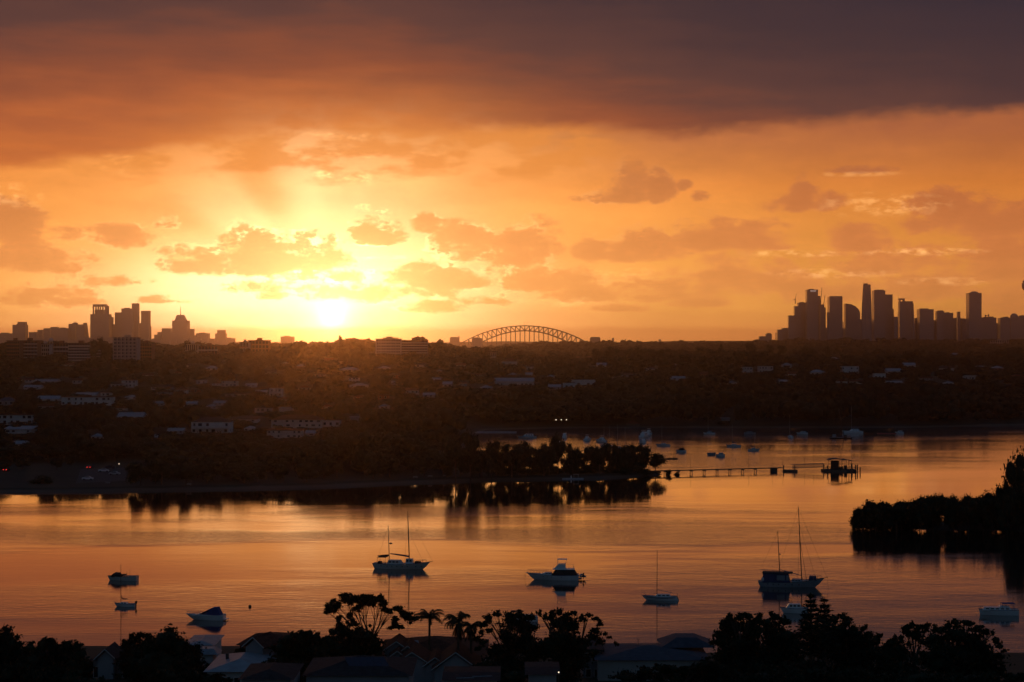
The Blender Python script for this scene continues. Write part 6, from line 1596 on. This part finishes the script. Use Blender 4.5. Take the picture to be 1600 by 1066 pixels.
NT('dense_tree', 'wide dense dark tree mass below the gum, right of the brick gabled house', 258, 470, [(452, 1000, 15, 12), (474, 994, 17, 11), (492, 998, 14, 10), (440, 1012, 12), (465, 1015, 26, 18), (495, 1020, 24, 20), (445, 1032, 22, 18), (480, 1042, 34, 18), (437, 1050, 18, 14)], 13000, .28, .35, seed=7)
NT('dense_tree', 'dense dark tree under the gum canopy joined to the wide mass on its left', 262, 545, [(515, 1000, 15, 12), (535, 992, 16, 10), (553, 990, 16, 10), (572, 996, 14, 11), (588, 1004, 12, 11), (530, 1015, 26, 18), (565, 1016, 26, 18), (592, 1022, 10, 12), (545, 1030, 30, 14)], 12000, .28, .35, seed=8)
# the spreading gum
gum = [(l[0], l[1], l[2] * 1.22, (l[3] if len(l) > 3 else l[2]) * 1.2) for l in [(517, 948, 9, 8), (510, 955, 5, 5), (527, 943, 8, 6), (538, 937, 8, 6), (546, 933, 8, 6), (556, 938, 9, 7), (566, 940, 8, 8), (574, 932, 9, 6), (584, 938, 9, 8), (595, 939, 7, 7), (600, 944, 4, 4), (558, 950, 8, 5), (528, 967, 5, 5), (531, 975, 6, 4), (545, 964, 6, 5), (551, 970, 7, 5), (558, 974, 5, 4),
       (604, 950, 5, 4), (610, 956, 6, 4), (620, 954, 8, 5), (629, 959, 7, 5), (637, 963, 8, 6), (645, 968, 6, 5), (613, 973, 6, 6), (621, 977, 8, 5), (628, 981, 4, 3), (577, 979, 2.5, 2), (536, 982, 5, 3), (650, 965, 1.5, 1.5)]]
t = near_tree('spreading_gum', 'tall spreading gum with flat airy umbrella crown over the orange water', 270, 578, gum, 17000, .20, .22, shell=.15, corefac=.35, limbs=15, seed=9, cat='tree', spread=.9, top=(sz(1003, 270) - hz(sx(578, 270), 270)), group=None)
# left tree with tangled crown and its spiky neighbour
NT('tangled_tree', 'dark tree with tangled open left side, right of the palms', 258, 800, [(757, 974, 7, 8), (764, 966, 9, 7), (778, 961, 10, 6), (795, 960, 12, 7), (812, 962, 12, 7), (828, 967, 12, 8), (752, 988, 7, 6), (764, 984, 7, 6), (745, 997, 7, 5), (756, 1003, 8, 6), (748, 1013, 6, 5), (800, 975, 18, 12), (822, 984, 20, 14), (790, 992, 16, 12), (805, 1008, 30, 16), (775, 1020, 18, 14), (830, 1012, 24, 20), (800, 1040, 40, 20)], 14000, .24, .35, seed=10, corefac=.6)
NT('spiky_tree', 'big dark tree with spiky wind blown right side in the bottom centre', 252, 895, [(843, 958, 5, 5), (852, 964, 7, 6), (862, 958, 6, 6), (875, 955, 7, 6), (885, 962, 9, 7), (898, 958, 6, 5), (908, 965, 8, 6), (920, 962, 6, 5), (932, 967, 7, 5), (938, 976, 7, 5), (930, 984, 10, 7), (944, 990, 6, 4), (951, 995, 4, 3), (938, 1004, 10, 5), (925, 996, 12, 8), (960, 1003, 3, 4), (965, 1009, 3, 3),
   (870, 975, 16, 12), (895, 980, 18, 13), (880, 998, 26, 18), (905, 1008, 20, 14), (855, 1010, 24, 20), (885, 1030, 34, 22), (925, 1018, 10, 9), (870, 1052, 40, 16)], 16000, .24, .4, seed=11, corefac=.68, shell=.2)
# right group
NT('broad_tree', 'broad dark tree at the left of the right hand group, near the hip roofed house', 250, 1165, [(1120, 992, 8, 8), (1130, 980, 10, 9), (1140, 968, 9, 8), (1140, 961, 4, 5), (1155, 962, 11, 7), (1170, 963, 11, 7), (1184, 966, 9, 8), (1145, 985, 18, 14), (1172, 984, 20, 16), (1128, 1004, 14, 12), (1160, 1010, 34, 22), (1130, 1028, 20, 16), (1165, 1045, 44, 22)], 15000, .26, .4, seed=12)
NT('broad_tree', 'rounded dark tree between the broad tree and the tall pine', 254, 1212, [(1198, 972, 10, 9), (1212, 965, 12, 8), (1226, 972, 10, 9), (1205, 990, 22, 16), (1228, 995, 22, 18), (1212, 1020, 34, 24), (1235, 1040, 34, 24)], 11000, .26, .35, seed=13)
NT('broad_tree', 'dark tree rising behind the right shoulder of the tall pine', 256, 1312, [(1290, 972, 10, 8), (1304, 968, 11, 8), (1318, 965, 9, 7), (1326, 972, 9, 8), (1334, 983, 9, 8), (1347, 982, 6, 7), (1354, 980, 3, 6), (1356, 992, 9, 8), (1310, 988, 26, 16), (1340, 1002, 22, 14), (1300, 1012, 32, 22), (1345, 1024, 32, 20), (1320, 1048, 50, 22)], 15000, .26, .4, seed=14)
NT('low_tree', 'low dark thicket dipping between the pine group and the last broad tree', 250, 1385, [(1372, 1003, 13, 10), (1388, 1004, 10, 8), (1398, 1002, 8, 8), (1380, 1022, 26, 16), (1410, 1020, 20, 14), (1395, 1045, 40, 22)], 8000, .26, seed=15)
NT('airy_tree', 'thin crowned airy tree just left of the last broad tree at the right', 258, 1428, [(1412, 980, 8, 6), (1424, 977, 8, 6), (1436, 979, 9, 6), (1447, 980, 8, 6), (1418, 990, 10, 7), (1434, 992, 12, 8), (1405, 998, 7, 6)], 3800, .20, seed=16, corefac=.4, shell=.2)
NT('broad_tree', 'last broad dark tree near the right edge, with ragged branches on its right', 248, 1500, [(1470, 985, 12, 8), (1484, 978, 8, 6), (1495, 973, 9, 6), (1505, 971, 8, 5), (1516, 975, 9, 6), (1528, 982, 9, 7), (1542, 988, 7, 6), (1549, 987, 4, 5), (1552, 998, 9, 7), (1562, 1010, 8, 6), (1570, 1018, 6, 3), (1560, 1024, 9, 6), (1564, 1036, 8, 6), (1495, 992, 24, 15), (1525, 1003, 22, 15), (1465, 1003, 20, 14), (1500, 1022, 44, 22), (1545, 1028, 16, 14), (1460, 1030, 34, 22), (1520, 1050, 50, 20), (1565, 1052, 12, 10)], 19000, .25, .45, seed=17)
NT('bushes', 'dark bushes along the bottom edge under the broad trees at the right', 228, 1330, [(1180, 1058, 50, 14), (1260, 1056, 50, 16), (1340, 1058, 50, 16), (1430, 1058, 50, 16), (1520, 1062, 46, 10)], 8000, .32, seed=18, cat='bush')
NT('bushes', 'small ragged bush in the bottom right corner', 240, 1585, [(1580, 1062, 12, 6), (1590, 1059, 10, 6), (1602, 1058, 12, 6)], 1800, .2, seed=19, cat='bush')
NT('bushes', 'dim bushes in front of the wide hip roofed house at the bottom', 228, 1040, [(1010, 1052, 18, 8), (1030, 1045, 14, 7), (1050, 1047, 16, 8), (1072, 1050, 18, 10), (1100, 1040, 20, 12), (1110, 1055, 26, 14), (1060, 1062, 50, 8), (980, 1062, 26, 8)], 8500, .22, seed=20, cat='bush')
NT('bushes', 'dark garden bushes between the big tiled house and the tangled tree', 238, 770, [(760, 1042, 14, 9), (780, 1046, 14, 10), (800, 1054, 22, 12)], 3500, .22, seed=22, cat='bush')
NT('bushes', 'dark bushes between the metal roofed house and the solar panel house', 232, 440, [(425, 1042, 14, 10), (448, 1046, 16, 10), (470, 1038, 12, 9), (440, 1058, 30, 8)], 4500, .22, seed=24, cat='bush')
NT('bushes', 'dark bushes at the bottom edge between the domed tree and the metal roofed house', 226, 300, [(262, 1056, 26, 12), (296, 1058, 20, 9), (330, 1063, 26, 6)], 4000, .24, seed=25, cat='bush')

# ------------------------------------------------------------------ palms and pine
def palm(label, D, x, ycrown, ybase, R, seed, n=15, droop=1.0, skirt=0, lean=0):
    rr = random.Random(seed); X = sx(x, D); g = hz(X, D); k = D / F; zc = sz(ycrown, D) - g
    t = thing('palm_tree', label, 'palm', (X, D, g), 0, 'palms on the near shore')
    m = MB(); m.tube([(lean, 0, -.5), (lean * .5, 0, zc * .5), (0, 0, zc)], [.24, .17, .15], 8); m.build('trunk', 'bark', t)
    Rm = R * k
    for i in range(n + skirt):
        a = 6.283 * i / n + rr.uniform(-.25, .25); e0 = rr.uniform(.25, 1.35) if i < n else rr.uniform(-1.3, -.9)
        L = Rm * rr.uniform(.85, 1.15); pts = []; p = Vector((0, 0, zc)); e = e0
        for s in range(9):
            pts.append(p.copy()); p = p + Vector((math.cos(a) * math.cos(e), math.sin(a) * math.cos(e), math.sin(e))) * L / 8; e -= droop * (.13 + .05 * s) if i < n else .05
        mb = MB(); mb.tube(pts, [.035 - .003 * s for s in range(9)], 4)
        side = Vector((-math.sin(a), math.cos(a), 0))
        for s in range(1, 32):
            f = s / 32 * 8; i0 = min(7, int(f)); c = pts[i0].lerp(pts[i0 + 1], f - i0); d = (pts[i0 + 1] - pts[i0]).normalized()
            ll = L * .30 * math.sin(math.pi * (.12 + .86 * s / 32)) ** .7
            for sg in (-1, 1):
                tip = c + (side * sg * .75 + d * .55 + Vector((0, 0, -.45 - .25 * rr.random()))).normalized() * ll; w_ = d * .05
                mb.add([c - w_, c + w_, tip], [(0, 1, 2)])
        mb.build('frond', 'foliage', t)
palm('slender palm with upswept fronds standing clear of the roof, right of the gum', 268, 671, 966, 996, 29, 1, 18, .95)
palm('larger shaggy palm, left one of the pair with hanging dead fronds', 254, 716, 972, 1020, 31, 2, 24, 1.15, 10)
palm('smaller shaggy palm, right one of the pair with hanging dead fronds', 258, 736, 982, 1020, 24, 3, 18, 1.2, 8)
def pine(label, D, x, ytop, ybot, r_top, r_bot, seed, tiers, name='norfolk_pine'):
    rr = random.Random(seed); X = sx(x, D); g = hz(X, D); k = D / F; H = sz(ytop, D) - g; zb = sz(ybot, D) - g
    t = thing(name, label, 'pine', (X, D, g), 0, 'tall pines on the near shore')
    MB().tube([(0, 0, -.5), (0, 0, H * .6), (0, 0, H)], [.38, .22, .04], 8).build('trunk', 'bark', t)
    V = []; Q = []; mb = MB()
    for j in range(tiers):
        f = j / (tiers - 1); z = H - .5 - (H - .5 - zb) * f ** .9; R = k * (r_top + (r_bot - r_top) * f ** .8)
        for b in range(6 + (j > 4)):
            if rr.random() < .12: continue
            a = 6.283 * (b / 6) + j * .55 + rr.uniform(-.2, .2); Rb = R * rr.uniform(.75, 1.12)
            e = Vector((math.cos(a) * Rb, math.sin(a) * Rb, z + Rb * rr.uniform(.02, .22))); s = Vector((0, 0, z)); mid = s.lerp(e, .55) + Vector((0, 0, -.10 * Rb))
            mb.tube([s, mid, e], [.07, .05, .02], 4)
            nn = int(16 + 34 * Rb / 3)
            for q_ in range(nn):
                u = .22 + .8 * q_ / nn; c = s.lerp(mid, u / .55) if u < .55 else mid.lerp(e, (u - .55) / .45)
                c = c + Vector((rr.gauss(0, .16), rr.gauss(0, .16), rr.gauss(.02, .10))) * (1 + .5 * Rb / 3)
                d = Vector((math.cos(a) + rr.gauss(0, .7), math.sin(a) + rr.gauss(0, .7), rr.gauss(.1, .25))).normalized() * .34; w_ = d.cross(Vector((rr.gauss(0, 1), rr.gauss(0, 1), 1))).normalized() * .09
                o = len(V); V += [c - d, c + w_, c + d, c - w_]; Q.append((o, o + 1, o + 2, o + 3))
    mb.build('branches', 'bark', t); link('needles', mesh_np('needles', np.array([tuple(v) for v in V]), np.array(Q), 'foliage'), t)
pine('tallest pine of the right hand group with tiered branches over the wheelhouse ketch reflection', 246, 1267, 926, 1020, 3, 34, 4, 15)
pine('second thinner pine close behind the right side of the tallest pine', 250, 1288, 933, 1010, 4, 24, 8, 11)
